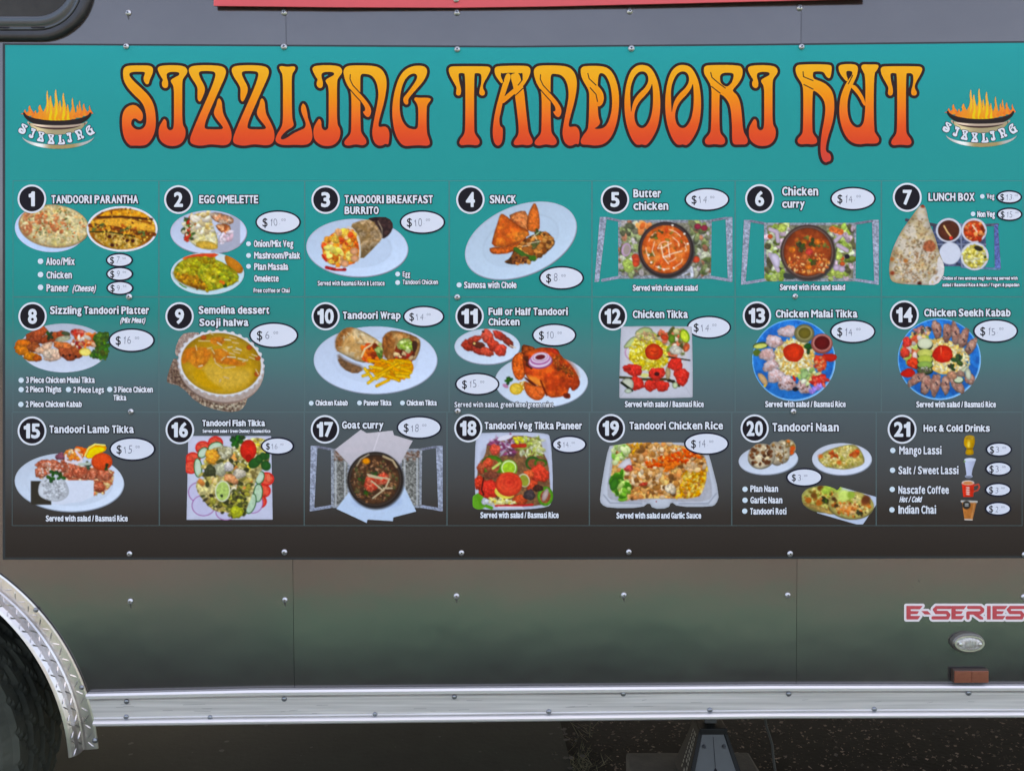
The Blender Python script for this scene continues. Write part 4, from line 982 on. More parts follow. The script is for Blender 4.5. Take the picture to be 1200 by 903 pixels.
def d_17(par):
    c = Dish((355, 480), 48, 140, 1065, 860)
    tray(c, 222, 895, 62, 1058, 300, 730, skew=8)
    for q in ([(238, 330), (340, 330), (340, 720), (238, 720)], [(750, 320), (880, 320), (880, 720), (750, 720)]): c.p(q, (150, 148, 140), n=0, tx=0.6, c2=(100, 98, 92), ts=12)
    for x in (250, 320, 770, 865): c.l([(x, 340), (x, 715)], 7, (206, 208, 210), a=0.7)
    c.bits([(240, 310), (340, 310), (330, 380), (240, 380)], 40, 5, 10, [(120, 84, 66), (180, 160, 150)]); c.bits([(760, 310), (880, 310), (880, 380), (760, 380)], 40, 5, 10, [(120, 84, 66), (180, 160, 150)])
    c.p([(245, 298), (440, 148), (485, 175), (680, 155), (690, 190), (832, 232), (730, 420), (360, 420)], (206, 196, 200), n=0, sh=0.03); c.l([(580, 175), (535, 310)], 3, (236, 226, 230)); c.l([(330, 300), (440, 300)], 20, (214, 200, 204), a=0.5, soft=20)
    c.p([(255, 745), (350, 620), (760, 560), (858, 765), (685, 810), (682, 838), (490, 826), (485, 852)], (196, 214, 236), n=0)
    c.e(560, 690, 170, 50, 0, (170, 190, 220), soft=30, inside=True)
    bowl(c, 548, 525, 210, (50, 40, 34), (96, 62, 40), (74, 46, 30)); c.l([(410, 420), (440, 370), (500, 335)], 5, (190, 170, 140), soft=8); c.l([(610, 350), (680, 380), (710, 430)], 8, (196, 170, 130), soft=10)
    c.bits(('e', 540, 535, 175, 165), 260, 5, 11, [(150, 104, 70), (110, 70, 44), (176, 130, 96), (70, 44, 30), (90, 90, 50)], el=(1, 2)); c.e(480, 385, 28, 22, 0, (226, 140, 30), soft=12)
    c.leaf(450, 530, 36, (70, 84, 34), 6); c.leaf(540, 480, 30, (70, 84, 34), 5); c.leaf(490, 620, 30, (70, 84, 34), 5)
    for a in ((515, 560, 50, 60, -20), (600, 520, 56, 44, -20), (510, 530, 36, 30, 0)): c.m(*a, (206, 70, 50), c2=(226, 120, 90))
    for q in ([(490, 485), (570, 505), (655, 520)], [(500, 500), (600, 520)], [(520, 535), (605, 605)], [(655, 520), (625, 590)], [(610, 590), (675, 590)], [(530, 665), (615, 600)]): c.l(q, 6, (240, 214, 170), rim=0.2)
    c.done(par)

def d_18(par):
    c = Dish((525, 480), 185, 160, 810, 768)
    c.p([(205, 190), (240, 170), (740, 168), (780, 210), (798, 690), (740, 745), (270, 758), (200, 720)], (206, 210, 228), n=2, rim=0.12, rw=10); c.p([(250, 200), (730, 200), (765, 290), (770, 690), (700, 735), (280, 740), (230, 690)], (190, 190, 206), n=1, soft=20)
    c.e(235, 690, 60, 60, 0, (100, 160, 50), soft=8); c.l([(225, 640), (250, 710), (330, 738)], 12, (90, 150, 40))
    c.p([(300, 230), (420, 200), (560, 190), (700, 220), (720, 320), (760, 400), (770, 560), (780, 680), (700, 725), (420, 730), (250, 660), (215, 560), (230, 400), (280, 350)], (130, 90, 60), tx=0.4)
    c.bits([(290, 240), (440, 200), (540, 220), (520, 340), (400, 320)], 60, 6, 14, [(226, 206, 220), (150, 70, 110), (206, 170, 200), (110, 60, 80)], el=(2, 5))
    c.bits([(560, 210), (700, 220), (710, 340), (540, 340)], 80, 6, 13, [(206, 206, 130), (180, 190, 90), (226, 224, 180), (150, 160, 70)], el=(1.5, 4)); c.e(430, 210, 60, 18, -15, (232, 226, 236)); c.m(355, 300, 40, 44, 0, (220, 90, 70)); c.l([(490, 270), (580, 268)], 16, (220, 70, 50), rim=0.3); c.bits(('e', 540, 230, 30, 20), 8, 8, 16, [(200, 190, 60)])
    for a in ((335, 420, 84, 78, (84, 134, 40)), (640, 400, 56, 52, (60, 110, 40)), (700, 400, 50, 30, (80, 130, 40)), (735, 650, 60, 74, (100, 170, 50))): c.e(a[0], a[1], a[2], a[3], 0, a[4], rim=0.3, tx=0.2); c.e(a[0], a[1] + 4, a[2] * .66, a[3] * .66, 10, (150, 84, 56), tx=0.4)
    c.e(735, 640, 20, 50, 20, (226, 190, 180), rim=0.3); c.m(300, 400, 44, 34, -30, (226, 90, 60)); c.l([(340, 440), (395, 400)], 9, (190, 206, 110)); c.m(330, 490, 60, 30, 0, (140, 76, 56))
    c.m(630, 560, 44, 50, 0, (210, 80, 50)); c.m(690, 480, 76, 62, 20, (222, 74, 52), hl=0.1); c.m(610, 490, 40, 40, 0, (226, 100, 60)); c.m(240, 550, 40, 54, 0, (214, 66, 44)); c.m(310, 600, 70, 72, 0, (216, 60, 46)); c.m(250, 440, 30, 44, 0, (190, 90, 60)); c.m(540, 680, 56, 40, 0, (200, 84, 50)); c.l([(270, 510), (255, 600), (270, 640)], 5, (70, 24, 20)); c.m(615, 640, 44, 40, 0, (74, 60, 60)); c.m(680, 590, 40, 26, 0, (80, 44, 34))
    c.bits(('e', 400, 690, 110, 30), 70, 5, 9, RICE, el=(1.4, 2.6)); c.l([(360, 722), (480, 720), (560, 722), (640, 712)], 7, (200, 40, 44)); c.l([(380, 732), (560, 732)], 5, (240, 226, 226)); c.m(280, 690, 28, 26, 0, (226, 226, 232))
    c.e(575, 530, 42, 52, -20, (214, 206, 170)); c.e(575, 532, 34, 44, -20, (150, 150, 60)); c.e(460, 440, 64, 66, 0, (110, 160, 40)); c.e(460, 436, 56, 56, 0, (226, 232, 180)); c.e(460, 438, 48, 47, 0, (160, 196, 60), tx=0.15)
    c.e(430, 620, 78, 48, 10, (222, 206, 90))
    c.e(460, 560, 100, 92, 0, (222, 74, 50), rim=0.25)
    for r, col, dx in ((88, (228, 84, 56), 0), (72, (208, 62, 44), 4), (60, (226, 84, 58), -4), (44, (206, 60, 44), 3), (32, (224, 80, 56), -2), (15, (196, 52, 40), 2)): c.e(460 + dx, 548 - dx, r, r * 0.84, 0, col, rough=0.08, soft=16)
    c.done(par)

def d_19(par):
    c = Dish((690, 480), 70, 238, 995, 752)
    c.p([(165, 245), (870, 245), (905, 330), (985, 640), (960, 710), (920, 730), (670, 730), (620, 690), (600, 742), (480, 745), (455, 695), (400, 738), (150, 740), (90, 710), (80, 660), (130, 350)], (206, 208, 216), n=1, rim=0.15)
    c.p([(190, 262), (850, 262), (880, 340), (940, 630), (900, 690), (640, 695), (600, 670), (480, 670), (430, 700), (180, 690), (130, 640), (160, 400)], (182, 180, 186), n=1, tx=0.08); c.l([(110, 640), (160, 700), (400, 705)], 5, (160, 164, 176)); c.l([(960, 630), (900, 705), (680, 705)], 5, (160, 164, 176))
    c.p([(185, 270), (300, 250), (700, 255), (870, 340), (895, 430), (880, 560), (840, 650), (760, 670), (500, 665), (260, 680), (180, 620), (160, 520), (180, 400)], (196, 130, 66), tx=0.4, c2=(226, 180, 110))
    c.bits([(700, 400), (890, 420), (870, 560), (840, 650), (640, 660), (700, 560)], 170, 6, 12, [(232, 160, 20), (240, 190, 60), (214, 130, 10), (240, 206, 110)], el=(1.4, 2.6)); c.bits([(310, 260), (430, 260), (380, 330), (310, 330)], 40, 6, 12, [(236, 170, 40), (226, 150, 30)])
    c.bits([(200, 270), (320, 250), (600, 255), (870, 340), (880, 430), (700, 500), (640, 640), (480, 660), (260, 670), (250, 560), (200, 430)], 330, 11, 24, [(226, 180, 130), (206, 150, 90), (236, 200, 160), (180, 120, 60), (214, 140, 80), (130, 84, 44)], el=(1, 1.8), hl=0.1)
    c.bits([(430, 400), (560, 350), (720, 300), (860, 350), (640, 420), (440, 430)], 110, 6, 13, [(232, 90, 20), (240, 120, 40), (214, 70, 20)]); c.bits([(690, 400), (560, 470), (600, 400)], 30, 8, 14, [(236, 120, 40)])
    c.bits([(190, 260), (310, 255), (300, 330), (180, 400)], 34, 10, 24, [(180, 206, 120), (120, 170, 70), (214, 220, 160)]); c.bits([(165, 490), (260, 480), (330, 590), (250, 670), (190, 620)], 60, 10, 24, [(120, 176, 60), (80, 140, 40), (190, 214, 120), (60, 120, 30)]); c.e(190, 560, 30, 50, 20, (60, 130, 40), rim=0.3)
    c.p([(205, 430), (300, 350), (325, 400), (310, 450), (260, 440)], (236, 226, 230), rim=0.2); c.m(300, 440, 34, 24, -20, (226, 90, 80)); c.m(615, 595, 46, 36, 30, (240, 214, 180)); c.m(410, 560, 34, 14, -10, (200, 70, 50)); c.dots([(508, 690)], 5, [(150, 30, 30)])
    c.done(par)

def naan(c, cx, cy, rx, ry, rot, col, spots, n=26, sc=(190, 110, 50)):
    c.e(cx, cy + 8, rx, ry, rot, tuple(v * 0.5 for v in col)); c.e(cx, cy, rx, ry, rot, col, rim=0.3, tx=0.15, rough=0.03, c2=tuple(v * 0.9 for v in col), ts=40)
    c.bits(('e', cx, cy, rx * 0.85, ry * 0.85, rot), n, 5, 16, spots, el=(1, 1.6), rim=0.1)

def d_20(par):
    c = Dish((860, 480), 28, 205, 488, 495)
    c.plate(256, 376, 224, 110, -4, (202, 208, 220), 0)
    naan(c, 410, 280, 54, 60, -10, (222, 196, 150), [(150, 110, 50), (214, 120, 60), (232, 214, 170)]); c.dots([(440, 290), (430, 320)], 20, [(206, 90, 40)], inside=True)
    naan(c, 365, 310, 54, 84, -6, (216, 196, 160), [(130, 100, 60), (226, 206, 170)]); naan(c, 315, 325, 62, 88, -10, (214, 192, 160), [(120, 80, 50), (150, 110, 60), (230, 212, 180)])
    naan(c, 205, 345, 105, 92, -20, (222, 202, 168), [(120, 70, 40), (150, 100, 60), (232, 214, 180), (90, 50, 30), (226, 200, 160)], 60)
    c.dots([(140, 298), (175, 320), (140, 360), (215, 320), (245, 400), (190, 272), (270, 320)], 15, [(104, 60, 36), (130, 84, 50)], soft=10, inside=True)
    c.done(par, 0.0006)
    c = Dish((860, 480), 580, 240, 1045, 500)
    c.plate(811, 370, 225, 120, 0, (208, 212, 224), 0)
    c.p([(630, 350), (700, 300), (860, 258), (930, 265), (985, 360), (980, 410), (900, 440), (820, 452), (700, 435), (635, 390)], (214, 190, 120), n=2, rim=0.35, tx=0.2, c2=(196, 180, 100))
    c.bits([(650, 350), (860, 270), (960, 340), (960, 400), (820, 440), (680, 420)], 130, 5, 12, [(226, 206, 130), (170, 160, 70), (236, 220, 160), (206, 170, 90)]); c.bits(('e', 745, 338, 34, 24), 10, 8, 14, [(190, 84, 40)]); c.bits(('e', 905, 330, 36, 24), 10, 8, 16, [(200, 84, 40)]); c.dots([(650, 350), (790, 395), (910, 345)], 18, [(206, 110, 50)], soft=16, inside=True)
    c.done(par, 0.0006)
    c = Dish((860, 480), 505, 545, 1078, 870)
    c.p([(800, 580), (1070, 655), (1070, 715), (970, 862), (920, 862), (620, 775)], (196, 206, 226), n=0)
    naan(c, 665, 670, 160, 98, 6, (206, 196, 110), [(180, 120, 50), (150, 150, 60), (226, 210, 130), (120, 100, 40), (226, 130, 60)], 70)
    c.p([(520, 690), (700, 740), (770, 790), (700, 785), (520, 720)], (196, 160, 90), tx=0.3, rim=0.3); c.dots([(560, 680), (600, 645), (640, 700), (650, 590)], 24, [(176, 100, 40), (120, 76, 34)], soft=10, inside=True); c.dots([(720, 580), (690, 610), (780, 590)], 34, [(170, 190, 80)], soft=20, tx=0.3, inside=True); c.leaf(690, 670, 34, (60, 80, 30), 6)
    naan(c, 880, 715, 172, 104, 4, (212, 192, 110), [(190, 110, 50), (150, 150, 60), (232, 214, 140), (110, 80, 40), (226, 140, 60)], 80)
    c.dots([(830, 640), (820, 650)], 44, [(206, 220, 120)], soft=30, inside=True); c.dots([(985, 690), (995, 670), (880, 640)], 30, [(130, 70, 40), (110, 60, 34), (150, 170, 70)], soft=14, inside=True); c.e(860, 745, 70, 30, 0, (226, 150, 80), soft=20, inside=True); c.bits(('e', 870, 745, 90, 40), 20, 6, 12, [(236, 190, 130), (206, 110, 50)]); c.leaf(945, 770, 26, (60, 74, 40), 5); c.dots([(750, 670), (770, 720)], 16, [(80, 50, 24)], soft=8, inside=True)
    c.done(par, 0.0007)

def d_21(par):
    o = (1030, 480); K2 = 1
    c = Dish(o, 625, 180, 735, 348)
    c.p([(645, 195), (710, 195), (722, 235), (710, 280), (700, 290), (712, 320), (705, 340), (650, 340), (645, 315), (660, 290), (636, 270), (634, 230)], (206, 156, 30), n=1, rim=0.2, shx=0.1); c.e(680, 208, 36, 18, 0, (176, 140, 50), tx=0.5, ts=8); c.e(672, 260, 10, 26, 0, (236, 206, 90), soft=8); c.l([(660, 292), (700, 292)], 4, (120, 80, 16), soft=6)
    c.done(par, name="drink_picture")
    c = Dish(o, 628, 355, 738, 525)
    c.e(672, 500, 30, 14, 0, (160, 168, 190)); c.e(672, 500, 22, 9, 0, (110, 112, 120)); c.p([(638, 372), (728, 370), (700, 450), (692, 498), (655, 498), (650, 450)], (190, 196, 220), n=0, shx=0.08); c.e(683, 374, 45, 12, 0, (216, 222, 238)); c.dots([(640, 388)], 8, [(120, 160, 90)])
    c.done(par, name="drink_picture")
    c = Dish(o, 608, 525, 768, 675)
    c.l([(708, 570), (745, 560), (752, 580), (740, 605), (708, 615)], 6, (190, 76, 60)); c.p([(618, 545), (714, 545), (706, 655), (630, 655)], (206, 56, 36), n=0, shx=0.08); c.e(666, 548, 48, 18, 0, (226, 206, 196)); c.e(666, 550, 38, 12, 0, (206, 130, 80))
    for y in (585, 602, 618, 634): c.l([(656, y), (674, y + 2)], 5, (236, 220, 210), soft=4)
    c.done(par, name="drink_picture")
    c = Dish(o, 608, 675, 745, 842)
    c.p([(618, 685), (734, 690), (700, 830), (640, 830)], (176, 112, 60), n=0, shx=0.1, tx=0.1); c.l([(618, 688), (732, 692)], 8, (196, 190, 180)); c.e(655, 716, 30, 32, 0, (44, 40, 34)); c.l([(645, 708), (668, 708)], 4, (206, 206, 200)); c.l([(645, 722), (668, 722)], 4, (206, 206, 200)); c.l([(642, 826), (698, 828)], 4, (236, 226, 220)); c.l([(715, 700), (692, 820)], 5, (200, 140, 90), soft=8)
    c.done(par, name="drink_picture")
# ------------------------------------------------------------------ the title letter shapes (units: 5.217 per photo px, cap height ~ 490)
LT = {}
LT['S'] = dict(p=[[(78,130),(85,105),(110,93),(180,92),(240,92),(262,105),(262,135),(248,165),(240,185),(236,205),(220,208),(208,190),(203,170),(210,150),(215,132),(190,130),(140,130),(118,138),(117,155),(140,185),(190,230),(235,275),(262,320),(275,370),(280,430),(275,490),(255,540),(225,575),(190,582),(150,580),(125,582),(100,560),(80,515),(72,450),(75,390),(95,350),(130,332),(160,335),(185,360),(200,385),(200,415),(190,430),(175,430),(160,415),(140,415),(128,435),(130,460),(155,482),(185,485),(210,470),(222,440),(222,400),(212,350),(190,310),(150,275),(105,225),(82,180)]])
LT['I'] = dict(p=[[(290,120),(292,102),(320,92),(400,90),(455,97),(472,118),(470,140),(450,165),(440,185),(440,300),(440,450),(458,475),(462,510),(450,550),(420,578),(375,585),(335,575),(302,545),(295,500),(300,465),(318,435),(330,415),(345,430),(345,470),(360,488),(380,485),(390,465),(390,330),(390,220),(372,195),(370,180),(395,165),(425,150),(420,132),(370,130),(345,140),(345,165),(355,195),(352,225),(335,232),(318,220),(315,195),(325,180),(310,160)]])
LT['Z'] = dict(p=[[(478,125),(485,102),(520,92),(610,90),(690,97),(710,125),(700,165),(670,230),(630,320),(590,410),(575,460),(580,480),(620,482),(680,482),(692,472),(680,455),(655,425),(635,395),(633,370),(650,330),(655,300),(668,290),(682,315),(684,350),(690,390),(715,435),(740,490),(742,540),(725,572),(690,580),(650,575),(610,572),(560,582),(520,578),(490,565),(488,535),(505,490),(530,430),(570,340),(610,250),(635,185),(645,145),(635,128),(590,125),(545,127),(540,145),(555,180),(575,215),(580,245),(565,285),(550,315),(535,305),(533,270),(535,230),(520,200),(495,165)]])
LT['L'] = dict(p=[[(1030,100),(1050,95),(1080,102),(1120,96),(1132,105),(1125,125),(1108,145),(1108,250),(1110,400),(1115,430),(1122,455),(1110,470),(1080,485),(1045,520),(1040,540),(1055,545),(1085,530),(1120,505),(1165,485),(1188,475),(1196,450),(1186,420),(1168,380),(1164,350),(1176,320),(1191,335),(1201,370),(1206,410),(1221,450),(1234,500),(1234,540),(1216,570),(1176,578),(1126,575),(1080,578),(1040,575),(1012,560),(1008,540),(1020,510),(1045,470),(1055,440),(1055,300),(1055,150),(1040,125)]])
LT['N'] = dict(p=[[(330,150),(328,120),(345,98),(380,92),(480,92),(540,100),(575,130),(592,180),(590,240),(575,320),(555,390),(540,450),(545,470),(580,462),(600,475),(610,510),(605,560),(600,575),(585,568),(565,580),(540,582),(515,560),(502,510),(510,450),(522,390),(540,300),(542,250),(530,190),(500,150),(455,142),(432,145),(430,200),(432,480),(440,510),(465,540),(470,565),(450,580),(420,575),(400,572),(360,582),(335,575),(333,555),(355,530),(372,510),(376,480),(378,290),(370,240),(345,200)],
                  [(340,180),(370,175),(385,215),(430,265),(470,310),(495,350),(498,380),(485,408),(468,405),(455,390),(445,372),(460,372),(462,350),(440,315),(400,275),(365,235)]],
               ink=[[(370,148),(368,175),(385,212),(432,263)], [(366,236),(400,276),(434,312)]])
LT['G'] = dict(p=[[(640,250),(665,170),(700,120),(750,95),(810,93),(838,110),(838,145),(815,190),(770,240),(735,280),(722,300),(725,325),(710,333),(695,318),(692,290),(710,270),(745,225),(775,180),(780,150),(755,138),(720,155),(690,200),(672,280),(670,370),(685,430),(715,470),(750,482),(780,480),(785,440),(785,350),(775,320),(758,300),(765,285),(790,290),(830,288),(860,292),(860,305),(840,330),(835,350),(835,500),(850,540),(858,570),(840,582),(790,578),(750,580),(700,585),(670,560),(640,500),(625,400),(628,320)]])
LT['T'] = dict(p=[[(30,115),(40,100),(70,97),(240,97),(280,100),(288,118),(270,155),(240,205),(240,235),(252,250),(252,270),(235,278),(218,268),(218,245),(230,205),(232,160),(225,140),(195,138),(186,145),(186,480),(190,510),(215,540),(222,565),(205,580),(165,575),(140,575),(110,580),(95,568),(100,545),(125,515),(133,480),(133,145),(120,138),(95,138),(90,150),(95,190),(108,240),(105,270),(90,278),(75,268),(78,245),(80,225),(60,190),(38,150)]])
LT['A'] = dict(p=[[(405,150),(430,140),(460,135),(478,200),(490,240),(500,340),(515,480),(525,515),(545,550),(540,572),(510,580),(480,573),(440,580),(425,568),(435,545),(455,520),(460,480),(445,340),(430,240)],
                  [(385,135),(415,150),(395,210),(378,260),(362,310),(350,370),(338,420),(345,465),(360,470),(362,500),(358,560),(335,585),(310,570),(298,510),(305,430),(320,350),(345,260),(365,190)],
                  [(310,120),(315,103),(340,95),(500,93),(525,103),(532,125),(520,165),(495,205),(465,240),(415,280),(365,325),(350,320),(352,300),(400,255),(450,215),(478,180),(485,150),(475,137),(350,137),(348,160),(365,190),(355,205),(335,180),(315,150)]],
               ink=[[(428,282),(452,262),(484,232)], [(478,140),(480,180),(455,212)], [(352,140),(368,150),(366,190)]])
LT['D'] = dict(p=[[(835,120),(845,100),(880,95),(960,95),(1010,110),(1045,160),(1068,240),(1072,330),(1060,430),(1030,520),(985,570),(930,582),(880,575),(845,575),(833,555),(850,520),(875,490),(885,465),(890,280),(885,240),(860,200),(840,160)],
                  [(850,120),(880,140),(900,180),(940,215),(970,250),(980,290),(970,330),(945,345),(938,330),(940,280),(925,250),(880,205)]],
               hole=[[(945,150),(960,135),(990,150),(1015,200),(1028,270),(1028,360),(1010,430),(985,470),(950,480),(915,478),(940,465),(958,440),(945,410),(940,345),(940,200)]],
               ink=[[(880,140),(888,172),(930,212)], [(894,228),(930,268),(939,312)]])
_o = lambda L: [((x / 5.714 + 720 - 520) * 5.217, (y / 5.714) * 5.217) for x, y in L]
LT['O'] = dict(p=[_o([(185,95),(240,110),(285,190),(304,290),(306,400),(290,510),(250,590),(215,632),(195,632),(182,626),(165,632),(140,628),(105,575),(75,480),(64,370),(72,250),(100,150),(140,105)])],
               hole=[_o([(105,340),(103,260),(122,190),(155,145),(195,138),(222,160),(228,205),(205,250),(160,290),(128,335),(115,385),(110,430)]), _o([(252,210),(258,300),(255,390),(240,460),(210,512),(175,522),(145,500),(130,450),(135,400),(160,345),(205,300),(240,255)])])
LT['R'] = dict(p=[_o([(595,130),(600,108),(625,98),(830,98),(855,120),(855,165),(835,210),(800,250),(785,270),(820,300),(840,350),(850,430),(858,540),(880,575),(892,605),(880,628),(840,628),(795,630),(785,600),(785,500),(778,400),(765,350),(735,310),(705,290),(700,300),(700,540),(715,565),(738,590),(738,620),(715,632),(670,625),(620,632),(602,615),(605,590),(635,560),(645,530),(648,350),(648,240),(620,190),(600,160)])],
               hole=[_o([(705,150),(790,148),(798,170),(785,215),(755,245),(725,235),(703,210)])], ink=[_o([(642,148),(650,180),(690,215),(740,252)]), _o([(648,242),(705,286)])])
_h = lambda L: [((x / 6.0 + 900 - 520) * 5.217, (y / 6.0) * 5.217) for x, y in L]
LT['H'] = dict(p=[_h([(190,150),(190,115),(215,98),(430,98),(445,115),(440,160),(435,185),(425,198),(405,185),(390,155),(370,147),(320,147),(310,160),(312,200),(360,215),(410,240),(450,290),(462,360),(460,440),(445,520),(415,610),(400,680),(405,715),(430,722),(440,750),(435,775),(415,780),(400,788),(378,770),(365,720),(365,650),(375,570),(395,470),(400,400),(390,350),(360,310),(320,280),(308,290),(305,560),(315,590),(340,620),(340,650),(310,660),(265,655),(225,660),(203,645),(205,620),(235,590),(243,560),(245,280),(235,230),(205,190)])],
               ink=[_h([(242,150),(245,185),(312,212)]), _h([(248,240),(312,272)])])
LT['U'] = dict(p=[_h([(490,125),(495,105),(530,97),(600,97),(625,110),(628,140),(615,190),(590,240),(565,300),(552,370),(555,450),(575,510),(610,542),(645,540),(668,510),(675,460),(680,380),(680,180),(660,140),(648,115),(660,98),(700,100),(760,98),(775,110),(760,140),(738,165),(738,560),(755,590),(778,620),(770,650),(730,655),(690,652),(640,660),(590,650),(545,610),(510,530),(495,440),(500,350),(520,280),(550,220),(585,175),(590,150),(570,143),(545,145),(545,170),(558,205),(550,222),(525,195),(500,160)]),
                  _h([(580,240),(610,245),(645,290),(675,345),(680,390),(665,385),(640,330),(600,280),(580,262)])], ink=[_h([(590,175),(560,235)])])
ORIG = dict(S=130, I=130, Z=130, L=130, N=340, G=340, T=520, A=520, D=520, O=520, R=520, H=520, U=520)

def letter_field(ch, gx, gy, tf):
    """fields of fill and outline core; tf maps letter units (x photo px from its origin, y px) to target px"""
    X, Y = np.meshgrid(gx, gy)
    g = LT[ch]
    conv = lambda L, n=2: np.array([tf(x, y) for x, y in (chaikin(L, n) if n else L)])
    F = None
    for i, L in enumerate(g['p']):
        loops = [conv(L)] + ([conv(h) for h in g.get('hole', [])] if i == 0 else [])
        f = poly_field(X, Y, loops)
        F = f if F is None else np.minimum(F, f)
    return X, Y, F, [conv(L, 0) for L in g.get('ink', [])]

TLN = [0]
def title_letter(ch, dx, parent):
    """dx: shift in photo px from where the glyph was drawn"""
    ox = ORIG[ch] + dx
    tf = lambda x, y: (ox + x / 5.217, 60 + y / 5.217)
    a = np.concatenate([np.array(q) for q in LT[ch]['p']])
    x0, x1 = ox + a[:, 0].min() / 5.217 - 5, ox + a[:, 0].max() / 5.217 + 5
    y0, y1 = 60 + a[:, 1].min() / 5.217 - 5, 60 + a[:, 1].max() / 5.217 + 5
    gx = np.arange(x0, x1, 0.5); gy = np.arange(y0, y1, 0.5)
    X, Y, F, inks = letter_field(ch, gx, gy, tf)
    fill = F.copy()
    for L in inks: fill = np.maximum(fill, -line_field(X, Y, L, 0.6))
    g = Geo()
    TLN[0] += 1
    g.field(gx, gy, F - 3.3, M['title_ink'], 0.0003 + 0.0001 * (TLN[0] % 2))
    o = g.done('title_letter', parent)
    o["label"] = "orange letter %s with dark outline" % ch
    g = Geo(); g.field(gx, gy, fill, M['title'], 0.0007)
    return g.done('letter_face', o)

